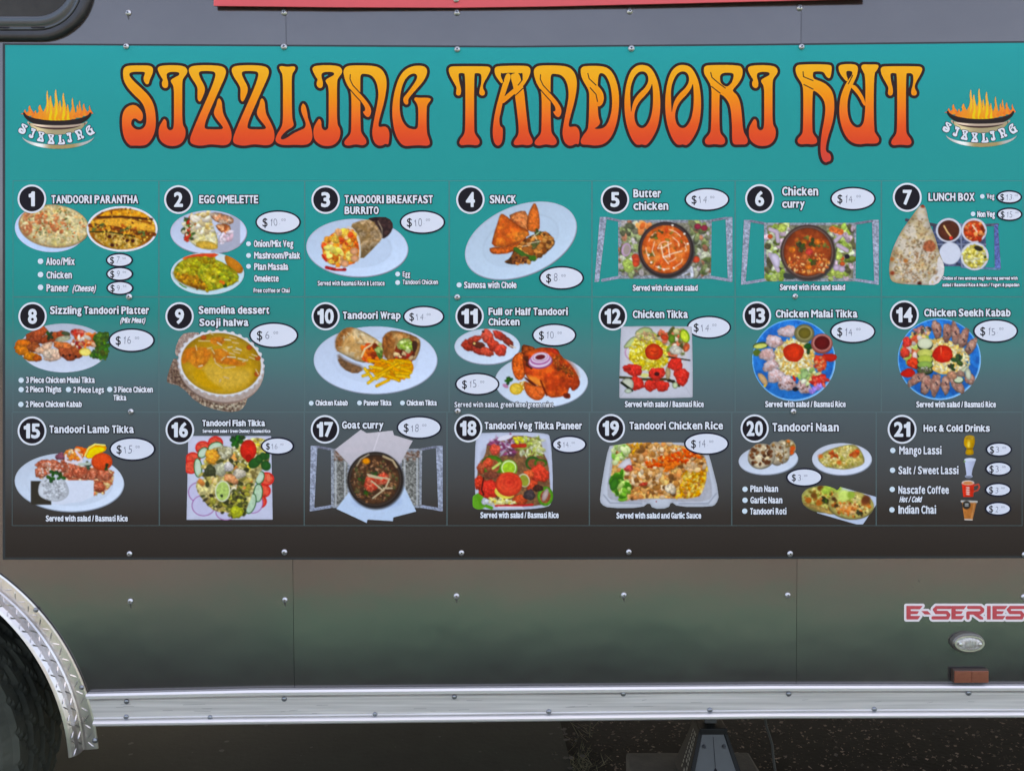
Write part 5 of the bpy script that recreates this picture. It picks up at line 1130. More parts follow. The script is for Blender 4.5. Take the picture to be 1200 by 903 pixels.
def wok_logo(x, y, parent, sc_=1.0):
    """x,y = photo px of the bowl's left rim"""
    g = Geo()
    U = lambda a, b: (x + (a - 165) / 9.03 * sc_, y + (b - 385) / 9.03 * sc_)
    rs = np.random.RandomState(3)
    # wok body
    top = [(165 + i * 72.0, 385 + 85 * math.sin(math.pi * i / 10) ) for i in range(11)]
    bot = [(885 - i * 72.0 + (0 if i else 0), 390 + 142 * math.sin(math.pi * i / 10) ** 0.8) for i in range(11)]
    X0, Y0 = U(90, 100); X1, Y1 = U(950, 790)
    gx = np.arange(X0, X1, 0.33); gy = np.arange(Y0, Y1, 0.33)
    X, Y = np.meshgrid(gx, gy)
    u = (X - x) * 9.03 / sc_ + 165; v = (Y - y) * 9.03 / sc_ + 385
    col = np.zeros(X.shape + (3,)); F = np.full(X.shape, 9.0)
    def put(f, c):
        nonlocal F
        k = np.clip(0.5 - f / 4, 0, 1)[..., None]
        col[:] = col * (1 - k) + np.asarray(c, float) * k
        F = np.minimum(F, f)
    def arc(cx, r_in, yb_in, r_out, yb_out, ytop, c):
        fo = poly_field(u, v, [[(cx - r_out, ytop)] + [(cx + r_out * -math.cos(t), ytop + (yb_out - ytop) * math.sin(t)) for t in np.linspace(0, math.pi, 30)] +
                               [(cx + r_in * math.cos(t), ytop + (yb_in - ytop) * math.sin(t)) for t in np.linspace(0, math.pi, 30)]])
        put(fo, c)
    # flames: sum of tongues
    hs = [(190, 30, 60), (240, 90, 70), (300, 60, 60), (350, 130, 90), (400, 100, 60), (425, 300, 56), (460, 250, 70), (515, 320, 60), (560, 200, 60), (595, 280, 60), (640, 150, 50), (690, 210, 46), (745, 120, 60), (765, 160, 40), (810, 110, 60), (870, 70, 40)]
    for hx, hh, w in hs:
        base = 385 + 80 * math.sin(math.pi * (hx - 165) / 720) + 10
        tp = base - hh * 1.02 - 30
        L = [(hx - w, base), (hx - w * 0.7, base - hh * 0.3), (hx - w * 0.15, base - hh * 0.62), (hx - w * 0.35, base - hh * 0.85), (hx - w * 0.05, tp), (hx + w * 0.1, base - hh * 0.8), (hx + w * 0.45, base - hh * 0.5), (hx + w * 0.6, base - hh * 0.3), (hx + w, base)]
        f = poly_field(u, v, [chaikin(L, 2)])
        edge = min(abs(hx - 165), abs(885 - hx)) / 360.0
        t = np.clip((base - v) / 300.0, 0, 1)[..., None]
        c = np.array((250, 110, 50)) * (1 - edge) + np.array((250, 160, 20)) * edge
        cc = c * (1 - t) + np.array((250, 190, 90)) * t
        k = np.clip(0.5 - f / 4, 0, 1)[..., None]
        col[:] = col * (1 - k) + cc * k; F = np.minimum(F, f)
        L2 = [(hx + (a - hx) * 0.4, base + (b - base) * 0.75) for a, b in L]
        f = poly_field(u, v, [chaikin(L2, 2)]); k = np.clip(0.5 - f / 6, 0, 1)[..., None] * 0.85
        col[:] = col * (1 - k) + np.array((246, 214, 30) if 0.55 < edge else (252, 150, 40)) * k
    arc(525, 340, 470, 362, 545, 385, (44, 34, 32))
    arc(525, 300, 520, 320, 575, 480, (226, 196, 170)); arc(525, 285, 545, 300, 582, 495, (70, 44, 40)); arc(525, 262, 565, 290, 618, 500, (206, 186, 140))
    F = np.where(v < 600, F, F)
    arc(535, 385, 725, 385, 768, 625, (222, 222, 214))
    wgt = (np.clip((210 - np.abs(u - 580)) / 90, 0, 1) * np.clip((v - 640) / 30, 0, 1))[..., None]
    col = col * (1 - wgt) + col * np.array((0.92, 0.8, 0.56)) * wgt
    gl = (0.86 + 0.28 * np.exp(-((u - 330) / 90.0) ** 2) * (v > 480))[..., None]; col = np.where((col.mean(-1, keepdims=True) > 90) & (v > 480)[..., None], np.minimum(col * gl, 250), col)
    F[0, :] = F[-1, :] = 9; F[:, 0] = F[:, -1] = 9
    g.field(gx, gy, F / 9.0, M['photo'], 0.0006, s2l(np.clip(col, 0, 255)) * GAIN)
    o = g.done('wok_logo', parent)
    g = Geo()
    for i, (ch, cu, cv, ang) in enumerate((('S', 165, 560, 28), ('I', 262, 605, 20), ('Z', 355, 642, 12), ('Z', 462, 668, 4), ('L', 570, 672, -2), ('I', 655, 650, -10), ('N', 760, 618, -20), ('G', 868, 575, -30))):
        a = np.concatenate([np.array(q) for q in LT[ch]['p']]); mx, my = (a[:, 0].min() + a[:, 0].max()) / 2, 337
        hs_ = 100 / 490.0 / 9.03 * sc_; ws_ = (50 if ch == 'I' else 72) / np.ptp(a[:, 0]) / 9.03 * sc_
        px, py = U(cu, cv); t = math.radians(ang)
        tf = lambda p, q: (px + (p - mx) * ws_ * math.cos(t) - (q - my) * hs_ * math.sin(t), py + (p - mx) * ws_ * math.sin(t) + (q - my) * hs_ * math.cos(t))
        gx = np.arange(px - 8, px + 8, 0.3); gy = np.arange(py - 8, py + 8, 0.3)
        X, Y, F, _ = letter_field(ch, gx, gy, tf)
        g.field(gx, gy, F - 0.95, M['navy'], 0.0009 + 0.00008 * (i % 2)); g.field(gx, gy, F - 0.30, M['white_ink'], 0.0011)
    g.done('logo_lettering', o)
    return o

# ------------------------------------------------------------------ menu banner
banner = empty('menu_banner', P(600, 656, 0.002))
tag(banner, "teal and grey menu banner screwed to the trailer, titled SIZZLING TANDOORI HUT", "banner")
BX = [(4, 51.5), (300, 53), (600, 54.5), (900, 52), (1290, 48)]
BB = [(4, 655), (600, 655), (1290, 653)]
def strip(top, bot, d, th):
    v, f = [], []
    n = len(top)
    for (x, y) in top: v.append(tuple(P(x, y, d)))
    for (x, y) in bot: v.append(tuple(P(x, y, d)))
    for (x, y) in top: v.append(tuple(P(x, y, d - th)))
    for (x, y) in bot: v.append(tuple(P(x, y, d - th)))
    for i in range(n - 1):
        f.append((n + i, n + i + 1, i + 1, i)); f.append((i, i + 1, 2 * n + i + 1, 2 * n + i)); f.append((n + i + 1, n + i, 3 * n + i, 3 * n + i + 1))
    f.append((0, 2 * n, 3 * n, n)); f.append((n - 1, 2 * n - 1, 4 * n - 1, 3 * n - 1))
    return v, f
def yl(L, x):
    for (a, b), (c, d) in zip(L[:-1], L[1:]):
        if a <= x <= c: return b + (d - b) * (x - a) / (c - a)
xs = [4, 150, 300, 450, 600, 750, 900, 1100, 1290]
v, f = strip([(x, yl(BX, x)) for x in xs], [(x, yl(BB, x)) for x in xs], 0.0030, 0.0028)
build('border_strip', v, f, M['edge'], banner)
v, f = strip([(x + (3.2 if x == 4 else 0), yl(BX, x) + 2.2) for x in xs], [(x + (3.2 if x == 4 else 0), yl(BB, x) - 2.8) for x in xs], 0.0034, 0.0003)
build('printed_sheet', v, f, M['banner'], banner)

# everything printed lies a hair above the sheet
_Pn = Pn
def Pn(px, py, d=0.0): return _Pn(px, py, d + 0.0034)

for ch, dx in (('S', 0), ('I', 0), ('Z', 0), ('Z', 50.2), ('L', 0), ('I', 181.0), ('N', 0), ('G', 0),
               ('T', 0), ('A', 0), ('N', 222.5), ('D', 0), ('O', 0), ('O', 47.6), ('R', 0), ('I', 690.2), ('H', 0), ('U', 0), ('T', 505.0)):
    title_letter(ch, dx, banner)
wok_logo(28.3, 132.6, banner)
wok_logo(1108.6, 131.0, banner, 0.985)

CELLX1 = [16, 187, 357.5, 526.5, 693.5, 861, 1032, 1198]
CELLX3 = [15, 187.5, 357, 524, 690.5, 857, 1026, 1197]
OX = [10, 185, 355, 525, 690, 860, 1030]
OY = [210, 345, 480]
ROWY = [212, 348, 482.5, 615.5]
# per entry: badge (cx, cy, r), titles (text, x0, x1, base, cap), captions (same + italic flag), bullets, prices (cx, cy, rx, ry, text, cents), pictures
E = {
 1: dict(b=(185,152,108), t=[("TANDOORI PARANTHA",330,988,187,64)], c=[("Aloo/Mix",292,508,650,56),("Chicken",295,487,752,54),("Paneer",295,462,850,56),("(Cheese)",490,676,850,50,1)],
         u=[(250,622,21),(250,722,21),(250,818,21)], p=[(845,613,103,55,"7",'50'),(847,717,103,55,"9",'00'),(849,823,103,55,"9",'50')], d=d_1),
 2: dict(b=(162,157,108), t=[("EGG OMELETTE",316,765,187,64)], c=[("Onion/Mix Veg",730,1028,515,52),("Mashroom/Palak",732,1080,603,52),("Plan Masala",732,990,688,52),("Omelette",732,918,776,50),("Free coffee or Chai",728,1000,858,34)],
         u=[(690,490,18),(690,578,18),(690,660,18)], p=[(913,327,172,90,"10",'00')], d=d_2),
 3: dict(b=(175,158,107), t=[("TANDOORI BREAKFAST",316,985,187,64),("BURRITO",316,577,268,60)], c=[("Served with Basmati Rice & Lettuce",115,620,805,36),("Egg",756,812,738,40),("Tandoori Chicken",756,1022,796,36)],
         u=[(718,718,18),(718,782,18)], p=[(905,327,172,90,"10",'00')], d=d_3),
 4: dict(b=(170,158,107), t=[("SNACK",314,517,187,64)], c=[("Samosa with Chole",122,518,825,50)], u=[(85,800,19)], p=[(857,747,170,90,"8",'00')], d=d_4),
 5: dict(b=(196,157,107), t=[("Butter",333,545,142,64),("chicken",333,600,236,64)], c=[("Served with rice and salad",330,820,845,46)], p=[(890,156,170,88,"14",'00')], d=d_5),
 6: dict(b=(190,150,109), t=[("Chicken",358,634,128,68),("curry",358,532,220,62)], c=[("Served with rice and salad",343,835,840,46)], p=[(894,150,172,90,"14",'00')], d=d_6),
 7: dict(b=(207,140,109), t=[("LUNCH BOX",365,716,168,62)], c=[("Veg",806,864,152,40),("Non Veg",735,868,290,46),("Choise of two entrees veg/ non veg served with",472,1040,762,26),("salad / Basmati Rice & Naan / Yogurt & papadan",472,1052,812,26)],
         u=[(773,133,17),(703,265,17)], p=[(975,138,98,52,"13",'00'),(978,268,98,52,"15",'00')], d=d_7),
 8: dict(b=(190,166,107), t=[("Sizzling Tandoori Platter",320,1070,150,60)], c=[("(Mix Meat)",850,1050,216,42,1),("3 Piece Chicken Malai Tikka",140,660,668,46),("2 Piece Thighs",138,408,738,46),("2 Piece Legs",497,730,742,46),("3 Piece Chicken",802,1098,740,46),("Tikka",800,898,800,44),("2 Piece Chicken Kabab",138,562,850,46)],
         u=[(104,647,20),(104,717,20),(461,717,20),(772,716,20),(102,829,20)], p=[(937,346,175,91,"16",'00')], d=d_8),
 9: dict(b=(170,166,107), t=[("Semolina dessert",312,848,148,60),("Sooji halwa",318,692,240,58)], c=[], p=[(880,308,186,98,"6",'00')], d=d_9),
 10: dict(b=(175,165,106), t=[("Tandoori Wrap",303,742,187,58)], c=[("Chicken Kabab",98,343,838,42),("Paneer Tikka",462,672,838,42),("Chicken Tikka",785,1014,838,42)],
         u=[(66,820,18),(430,818,18),(754,818,18)], p=[(914,167,157,82,"14",'00')], d=d_10),
 11: dict(b=(164,165,107), t=[("Full or Half Tandoori",305,907,158,58),("Chicken",305,543,235,56)], c=[("Served with salad, green lime/green mint.",50,802,850,40)], p=[(802,307,168,88,"10",'00'),(222,676,168,86,"15",'00')], d=d_11),
 12: dict(b=(180,165,107), t=[("Chicken Tikka",328,748,180,60)], c=[("Served with salad / Basmati Rice",270,866,850,46)], p=[(905,248,168,88,"14",'00')], d=d_12),
 13: dict(b=(170,160,107), t=[("Chicken Malai Tikka",310,930,176,60)], c=[("Served with salad / Basmati Rice",232,840,850,46)], p=[(893,280,172,90,"14",'00')], d=d_13),
 14: dict(b=(185,155,109), t=[("Chicken Seekh Kabab",333,988,168,60)], c=[("Served with salad / Basmati Rice",275,876,852,46)], p=[(873,276,170,90,"15",'00')], d=d_14),
 15: dict(b=(186,158,109), t=[("Tandoori Lamb Tikka",315,956,175,60)], c=[("Served with salad / Basmati Rice",290,908,840,46)], p=[(943,295,174,90,"15",'00')], d=d_15),
 16: dict(b=(172,150,108), t=[("Tandoori Fish Tikka",340,817,124,50)], c=[("Served with salad / Green Chutney / Basmati Rice",343,855,172,26)], p=[(908,272,126,68,"16",'00')], d=d_16),
 17: dict(b=(170,146,107), t=[("Goat curry",296,613,142,58)], c=[], p=[(880,132,170,88,"18",'00')], d=d_17),
 18: dict(b=(154,138,106), t=[("Tandoori Veg Tikka Paneer",275,1014,147,58)], c=[("Served with salad / Basmati Rice",245,836,815,46)], p=[(915,260,132,68,"14",'00')], d=d_18),
 19: dict(b=(165,138,107), t=[("Tandoori Chicken Rice",303,1013,148,60)], c=[("Served with salad and Garlic Sauce",207,846,818,46)], p=[(886,254,170,86,"14",'00')], d=d_19),
 20: dict(b=(153,140,106), t=[("Tandoori Naan",285,790,163,66)], c=[("Plan Naan",120,330,618,50),("Garlic Naan",120,362,704,50),("Tandoori Roti",118,393,788,50)], u=[(80,597,20),(80,680,20),(78,762,20)], p=[(527,508,138,72,"3",'00')], d=d_20),
 21: dict(b=(168,146,109), t=[("Hot & Cold Drinks",328,833,165,56)], c=[("Mango Lassi",146,466,335,62),("Salt / Sweet Lassi",140,594,484,60),("Nascafe Coffee",140,521,632,60),("Hot / Cold",147,325,696,46,1),("Indian Chai",140,425,782,62)],
         u=[(98,305,20),(96,454,20),(94,598,20),(92,752,20)], p=[(898,298,100,56,"3",'00'),(895,443,100,56,"3",'00'),(892,601,100,54,"3",'00'),(892,744,100,54,"2",'00')], d=d_21),
}
for n in range(1, 22):
    e = E[n]
    r, k = (n - 1) // 7, (n - 1) % 7
    cx = CELLX3 if r == 2 else CELLX1
    ox, oy = OX[k], OY[r]
    c = lambda x, y: (ox + x / K, oy + y / K)
    g = Geo()
    x0, x1, y0, y1 = cx[k], cx[k + 1], ROWY[r], ROWY[r + 1]
    w = 0.34
    g.rect(x0 + .1, y0 + .1, x1 - .1, y1 - .1, M['banner'], 0.0001)
    for q in ((x0 + .2, y0 + .2, x1 - .2, y0 + .2 + w), (x0 + .2, y1 - .2 - w, x1 - .2, y1 - .2), (x0 + .2, y0 + .2 + w, x0 + .2 + w, y1 - .2 - w), (x1 - .2 - w, y0 + .2 + w, x1 - .2, y1 - .2 - w)):
        g.rect(*q, M['line'], 0.0003)
    ent = g.done('menu_entry', banner)
    ent["label"] = "menu entry %d, %s" % (n, " ".join(t[0] for t in e['t']))
    # number badge
    g = Geo()
    bx, by, br = e['b']; X, Y = c(bx, by); R = br / K
    g.ell(X, Y, R, R, M['white_ink'], 0.0011, 48); g.ell(X, Y, R * 0.87, R * 0.87, M['ink'], 0.0013, 48)
    s = str(n); wd = (5.6 if n == 1 else 9.0) if n < 10 else 17.5
    text(g, s, X - wd / 2, X + wd / 2, Y + 7.9, 15.8, M['white_ink'], d=0.0015, bold=0.8, res=2.2)
    g.done('number_badge', ent)
    g = Geo()
    for t in e['t']:
        X0, Yb = c(t[1], t[3]); X1, _ = c(t[2], 0)
        text(g, t[0], X0 + .7, X1 - .7, Yb - .55, t[4] / K - 1.1, M['white_ink'], M['ink'], 0.0010, bold=0.42, ow=1.0, res=2.6)
    g.done('dish_name', ent)
    if e['c'] or e.get('u'):
        g = Geo()
        for t in e['c']:
            X0, Yb = c(t[1], t[3]); X1, _ = c(t[2], 0); cp = t[4] / K
            b = 0.34 if cp > 6.5 else 0.2
            text(g, t[0], X0 + b, X1 - b - (2 if len(t) > 5 else 0), Yb - b, cp - 2 * b, M['white_ink'], M['ink'], 0.0010, bold=b, ow=0.62, ital=0.22 if len(t) > 5 else 0.0, res=2.6)
        for (ux, uy, ur) in e.get('u', []):
            g.ell(*c(ux, uy), ur / K, ur / K, M['bullet'], 0.0011, 20)
        g.done('caption_text', ent)["kind"] = 'stuff'
    for (px, py, rx, ry, amt, cents) in e['p']:
        g = Geo()
        X, Y = c(px, py); A, B = rx / K, ry / K
        dd = 0.0003 if n == 12 else 0.0012
        g.ell(X, Y, A, B, M['navy'], dd, 44); g.ell(X, Y, A - 1.9, B - 1.9, M['oval'], dd + 0.00015, 44)
        h = B * (0.74 if ry > 60 else 0.98)
        xx = X - A * 0.68
        text(g, "$", xx, xx + h * 0.56, Y + h * 0.5, h * 0.95, M['ink'], d=dd + 0.0003, bold=0.08 if h > 5 else 0.05, res=3)
        xx += h * 0.86
        for ch in amt:
            wch = h * (0.2 if ch == '1' else 0.44)
            text(g, ch, xx, xx + wch, Y + h * (0.46 + 0.06 * math.sin(xx * 3)), h * (0.86 + 0.08 * math.sin(xx * 5)), M['pen'], d=dd + 0.0003, bold=-0.14 if h > 7 else 0.0, res=4, ital=0.10 * math.sin(xx * 2.3), tilt=0.04)
            xx += wch + h * 0.22
        g.ell(xx, Y + h * 0.2, 0.3, 0.3, M['pen'], dd + 0.0003, 8)
        text(g, cents, xx + h * .2, xx + h * .68, Y - h * 0.12, h * 0.28, M['pen'], d=dd + 0.0003, bold=-0.02, res=4)
        g.done('price_oval', ent)
    e['d'](ent)

Pn = _Pn
# ------------------------------------------------------------------ ground
def ground_pt(px, py, z=0.0):
    v = ROT @ Vector(((px - 600.0) / FPX, -(py - 451.5) / FPX, -1.0))
    t = (z - CAM.z) / v.z
    return CAM + v * t

M['dirt'] = mat("dirt_ground", (0.012, 0.0115, 0.007), 0.95, spec=0.08, col2=(0.022, 0.020, 0.014), nscale=5, bump=(60, 0.5, 0.004))  # soil colour lowered to stand in for the deep shade under the trailer
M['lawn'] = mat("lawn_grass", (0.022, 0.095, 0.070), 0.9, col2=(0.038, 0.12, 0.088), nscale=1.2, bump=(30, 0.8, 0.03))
M['slab'] = mat("concrete_slab", (0.032, 0.034, 0.025), 0.9, spec=0.08, col2=(0.042, 0.045, 0.033), nscale=4, bump=(50, 0.3, 0.004))  # darker than plain concrete: under-trailer shade is put into the base colour
M['chip'] = mat("leaf_chip", (0.24, 0.17, 0.115), 0.8, col2=(0.05, 0.045, 0.03), nscale=14)
M['straw'] = mat("dry_straw", (0.26, 0.23, 0.13), 0.8, col2=(0.15, 0.14, 0.07), nscale=20)
M['block'] = mat("concrete_block", (0.05, 0.047, 0.036), 0.9, col2=(0.085, 0.08, 0.062), nscale=14, bump=(70, 0.5, 0.004))
M['silver'] = mat("silver_paint", (0.085, 0.088, 0.084), 0.45, metal=0.2, noise=0.12, nscale=10)
M['black'] = mat("black_paint", (0.016, 0.016, 0.014), 0.55, spec=0.25, noise=0.2, nscale=15)
M['cable'] = mat("cable_rubber", (0.05, 0.05, 0.042), 0.55)
M['decal_white'] = mat("decal_white", pc(238, 226, 226), 0.4)
M['decal_red'] = mat("decal_red", pc(205, 72, 80), 0.4, noise=0.08, nscale=60)
M['amber'] = mat("amber_reflector", (0.19, 0.055, 0.03), 0.35, spec=0.5, col2=(0.26, 0.08, 0.04), nscale=30)
M['chrome'] = mat("chrome", (0.66, 0.64, 0.60), 0.32, metal=1.0)
M['lens'] = mat("clear_lens", (0.34, 0.31, 0.27), 0.12, spec=0.8, col2=(0.6, 0.58, 0.54), nscale=120)
M['drip'] = mat('drip_stain', (0.075, 0.07, 0.068), 0.4, metal=0.5)
M['stain'] = mat("dirt_stain", (0.04, 0.037, 0.03), 0.9)

def box(name, x0, x1, y0, y1, z0, z1, m, parent=None, bev=0.0):
    bm = bmesh.new()
    bmesh.ops.create_cube(bm, size=1.0)
    for v in bm.verts:
        v.co = Vector(((x0 + x1) / 2 + v.co.x * (x1 - x0), (y0 + y1) / 2 + v.co.y * (y1 - y0), (z0 + z1) / 2 + v.co.z * (z1 - z0)))
    if bev:
        bmesh.ops.bevel(bm, geom=bm.edges[:], offset=bev, segments=2, affect='EDGES', profile=0.5)
    vs = [tuple(v.co) for v in bm.verts]; bm.verts.index_update()
    fs = [tuple(v.index for v in f.verts) for f in bm.faces]
    bm.free()
    return build(name, vs, fs, m, parent)

def sheet(name, pts, z, m, sub=None):
    return tag(build(name, [(x, y, z) for x, y in pts], [tuple(range(len(pts)))], m), kind='structure')

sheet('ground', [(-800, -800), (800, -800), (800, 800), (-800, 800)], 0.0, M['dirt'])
M['gravel'] = mat("gravel_yard", (0.058, 0.051, 0.046), 0.9, col2=(0.085, 0.075, 0.068), nscale=0.8, bump=(40, 0.5, 0.02))
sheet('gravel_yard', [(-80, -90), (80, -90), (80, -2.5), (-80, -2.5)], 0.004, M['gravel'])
sheet('grass_verge', [(-80, -2.62), (80, -2.62), (80, -1.5), (-80, -1.5)], 0.010, M['lawn'])
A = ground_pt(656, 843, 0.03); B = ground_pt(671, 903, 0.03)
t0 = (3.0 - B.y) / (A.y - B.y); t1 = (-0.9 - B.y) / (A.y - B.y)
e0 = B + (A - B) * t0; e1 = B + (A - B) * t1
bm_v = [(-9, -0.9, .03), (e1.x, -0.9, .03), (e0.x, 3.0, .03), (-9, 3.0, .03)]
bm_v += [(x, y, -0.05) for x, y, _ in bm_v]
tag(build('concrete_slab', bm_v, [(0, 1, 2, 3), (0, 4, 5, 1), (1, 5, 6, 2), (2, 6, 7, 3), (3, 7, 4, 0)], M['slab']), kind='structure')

# dark spots on the slab
rs = np.random.RandomState(21)
v, f = [], []
for i in range(120):
    x = -1.6 + rs.rand() * 1.8; y = 0.55 + rs.rand() * 0.9; r = 0.002 + 0.009 * rs.rand() ** 3
    if i > 90: x = e1.x - 0.10 + 0.12 * rs.rand() - 0.05; y = 0.6 + 0.3 * rs.rand()
    k = len(v)
    for j in range(7):
        a = j / 7 * 6.283; q = r * (0.7 + 0.6 * rs.rand()); v.append((x + q * math.cos(a), y + q * math.sin(a), 0.0315 + 0.0001 * (i % 5)))
    f.append(tuple(range(k, k + 7)))
tag(build('slab_stains', v, f, M['stain']), kind='stuff', label="dark spots of dirt on the grey concrete slab under the trailer", cat="dirt")

# chips and leaves on the soil
v, f = [], []
for i in range(7500):
    y = 0.35 + rs.rand() * 1.6; x = 0.2 + rs.rand() * 2.6
    if x < e1.x + (e0.x - e1.x) * (y + 0.9) / 3.9 + 0.01: continue
    r = 0.0022 + 0.007 * rs.rand() ** 3; a = rs.rand() * 6.283; el = 0.4 + rs.rand() * 0.5
    k = len(v); z = 0.003 + rs.rand() * 0.012
    for p, q in ((1, 0), (0, el), (-1, 0), (0, -el)):
        v.append((x + r * (p * math.cos(a) - q * math.sin(a)), y + r * (p * math.sin(a) + q * math.cos(a)), z + (rs.rand() - 0.5) * r))
    f.append((k, k + 1, k + 2, k + 3))
tag(build('leaf_litter', v, f, M['chip']), kind='stuff', label="bits of dead leaf and gravel on dark soil under the trailer", cat="leaf litter")
v, f = [], []
for i in range(150):
    g_ = ground_pt(676 + 14 * rs.randn(), 899 + 5 * rs.randn()) if i < 110 else ground_pt(668 + rs.rand() * 30, 850 + rs.rand() * 50)
    a = rs.rand() * 6.283; L = 0.02 + 0.04 * rs.rand(); w = 0.0012
    d = Vector((math.cos(a), math.sin(a) * 0.6, 0.25 + 0.8 * rs.rand())).normalized() * L
    s_ = Vector((-math.sin(a), math.cos(a), 0)) * w
    k = len(v)
    v += [tuple(g_ - s_), tuple(g_ + s_), tuple(g_ + d * 0.6 + s_ * .8), tuple(g_ + d), tuple(g_ + d * 0.6 - s_ * .8)]
    f.append((k, k + 1, k + 2, k + 3, k + 4))
tag(build('dry_grass', v, f, M['straw']), kind='stuff', label="tuft of dry straw at the edge of the concrete slab", cat="dry grass")

# ------------------------------------------------------------------ trailer
trailer = empty('food_trailer', (0, 1.1, 0))
tag(trailer, "charcoal food trailer side wall with aluminium rail and diamond plate wheel arch", "trailer")
RTOP = [(105, 810), (300, 805.6), (600, 803), (900, 800.7), (1290, 800.3), (2400, 800)]
RBOT = [(105, 849), (300, 846.6), (600, 843.3), (900, 839.8), (1290, 838.3), (2400, 837)]
CW = Vector((-1.6115, 0, 0.373))        # wheel centre
ARC_R = 0.566
xL, xR, zT = -4.3, 3.6, 2.62
zB = 0.505
def slab_poly(name, pts, m, parent, th=0.02, y=0.0):
    n = len(pts)
    v = [(x, y, z) for x, z in pts] + [(x, y + th, z) for x, z in pts]
    f = [tuple(range(n))] + [(i, n + i, n + (i + 1) % n, (i + 1) % n) for i in range(n)]
    return build(name, v, f, m, parent)
s1 = P(344, 730).x; s2 = P(933.5, 730).x; gap = 0.0005
a_end = math.asin((zB - CW.z) / ARC_R)
arc = [(CW.x + ARC_R * math.cos(a), CW.z + ARC_R * math.sin(a)) for a in np.linspace(a_end, math.pi - a_end, 40)]
slab_poly('wall_panel', [(xL, zT), (xL, zB)] + arc[::-1] + [(s1 - gap, zB), (s1 - gap, zT)], M['panel'], trailer)
slab_poly('wall_panel', [(s1 + gap, zT), (s1 + gap, zB), (s2 - gap, zB), (s2 - gap, zT)], M['panel'], trailer)
slab_poly('wall_panel', [(s2 + gap, zT), (s2 + gap, zB), (xR, zB), (xR, zT)], M['panel'], trailer)
WX0, WX1 = CW.x - 0.58, CW.x + 0.58
box('trailer_body', xL + .01, xR - .01, 0.022, 2.3, 1.0, zT - 0.01, M['dark'], trailer)
box('floor_frame', WX1, xR - .01, 0.023, 2.3, zB, 0.999, M['dark'], trailer)
box('floor_frame', xL + .01, WX0, 0.023, 2.3, zB, 0.999, M['dark'], trailer)
box('roof', xL - .02, xR + .02, -0.02, 2.33, zT + 0.001, zT + 0.05, M['roof'], trailer, bev=0.01)
# wheel well
v, f = [], []
N = 40
for i, a in enumerate(np.linspace(0.24, math.pi - 0.24, N)):
    for y in (0.022, 0.40):
        v.append((CW.x + 0.574 * math.cos(a), y, CW.z + 0.574 * math.sin(a)))
f = [(2 * i, 2 * i + 1, 2 * i + 3, 2 * i + 2) for i in range(N - 1)]
k = len(v); v += [(CW.x, 0.40, 0.51)]
f += [(2 * i + 1, k, 2 * i + 3) for i in range(N - 1)]
build('wheel_well', v, f, M['dark'], trailer)

# aluminium rail
prof = [(0, 0.001), (0, .013), (.05, .0175), (.13, .0175), (.165, .012), (.185, .006), (.20, .0035), (.22, .0075), (.25, .0065), (.74, .0065), (.765, .0085), (.785, .0085), (.80, .0055), (.825, .013), (.87, .018), (.92, .018), (.955, .013), (.97, .008), (1.0, .0075), (1.0, .001)]
v, f, mi = [], [], []
xs = [105, 200, 300, 450, 600, 750, 900, 1100, 1290, 2300]
for x in xs:
    a, b = yl(RTOP, x), yl(RBOT, x)
    for t, d in prof: v.append(tuple(P(x + ((-1 + 10 * t) if x == 105 else 0), a + (b - a) * t, d)))
n = len(prof)
for i in range(len(xs) - 1):
    for j in range(n - 1):
        f.append((i * n + j, i * n + j + 1, (i + 1) * n + j + 1, (i + 1) * n + j)); mi.append(1 if j < 5 or j > 11 else 0)
f.append(tuple(range(n))[::-1]); mi.append(0)
rail = build('side_rail', v, f, [M['alu'], M['bead']], trailer, mi=mi)

# screws and rivets
def lathe_head(name, prof, mats, cross=True, seg=14):
    v, f, mi = [], [], []
    for r, d in prof:
        for j in range(seg):
            a = j / seg * 6.283185
            v.append((r * math.cos(a), -d, r * math.sin(a)))
    for i in range(len(prof) - 1):
        for j in range(seg):
            f.append((i * seg + j, i * seg + (j + 1) % seg, (i + 1) * seg + (j + 1) % seg, (i + 1) * seg + j)); mi.append(0)
    f.append(tuple((len(prof) - 1) * seg + j for j in range(seg))); mi.append(0)
    if cross:
        top = prof[-1][1] + 0.0002
        for w, h in ((0.0033, 0.0009), (0.0009, 0.0033)):
            k = len(v); v += [(-w, -top, -h), (w, -top, -h), (w, -top, h), (-w, -top, h)]; f.append((k, k + 1, k + 2, k + 3)); mi.append(1); top += 0.0001
    me = bpy.data.meshes.new(name); me.from_pydata(v, [], f)
    for m in mats: me.materials.append(m)
    me.polygons.foreach_set("material_index", mi)
    me.polygons.foreach_set("use_smooth", [len(p) == 4 and k == 0 for p, k in zip(f, mi)])
    me.update()
    return me
screw_me = lathe_head('screw', [(0.0073, 0), (0.0073, 0.0012), (0.0066, 0.0022), (0.0052, 0.0030), (0.0048, 0.0042), (0.0030, 0.0046)], [M['steel'], M['black']])
rivet_me = lathe_head('rivet', [(0.0066, 0), (0.0064, 0.0015), (0.0052, 0.0032), (0.0030, 0.0042), (0.0012, 0.0045)], [M['rivet'], M['black']], cross=False)
random.seed(4)
def head(me, x, y, d, parent):
    o = bpy.data.objects.new(me.name, me)
    o.rotation_euler = (random.uniform(-.05, .05), random.uniform(0, 3.1), random.uniform(-.05, .05))
    k = random.uniform(0.93, 1.08); o.scale = (k, k, k)
    return place(o, P(x, y, d), parent)
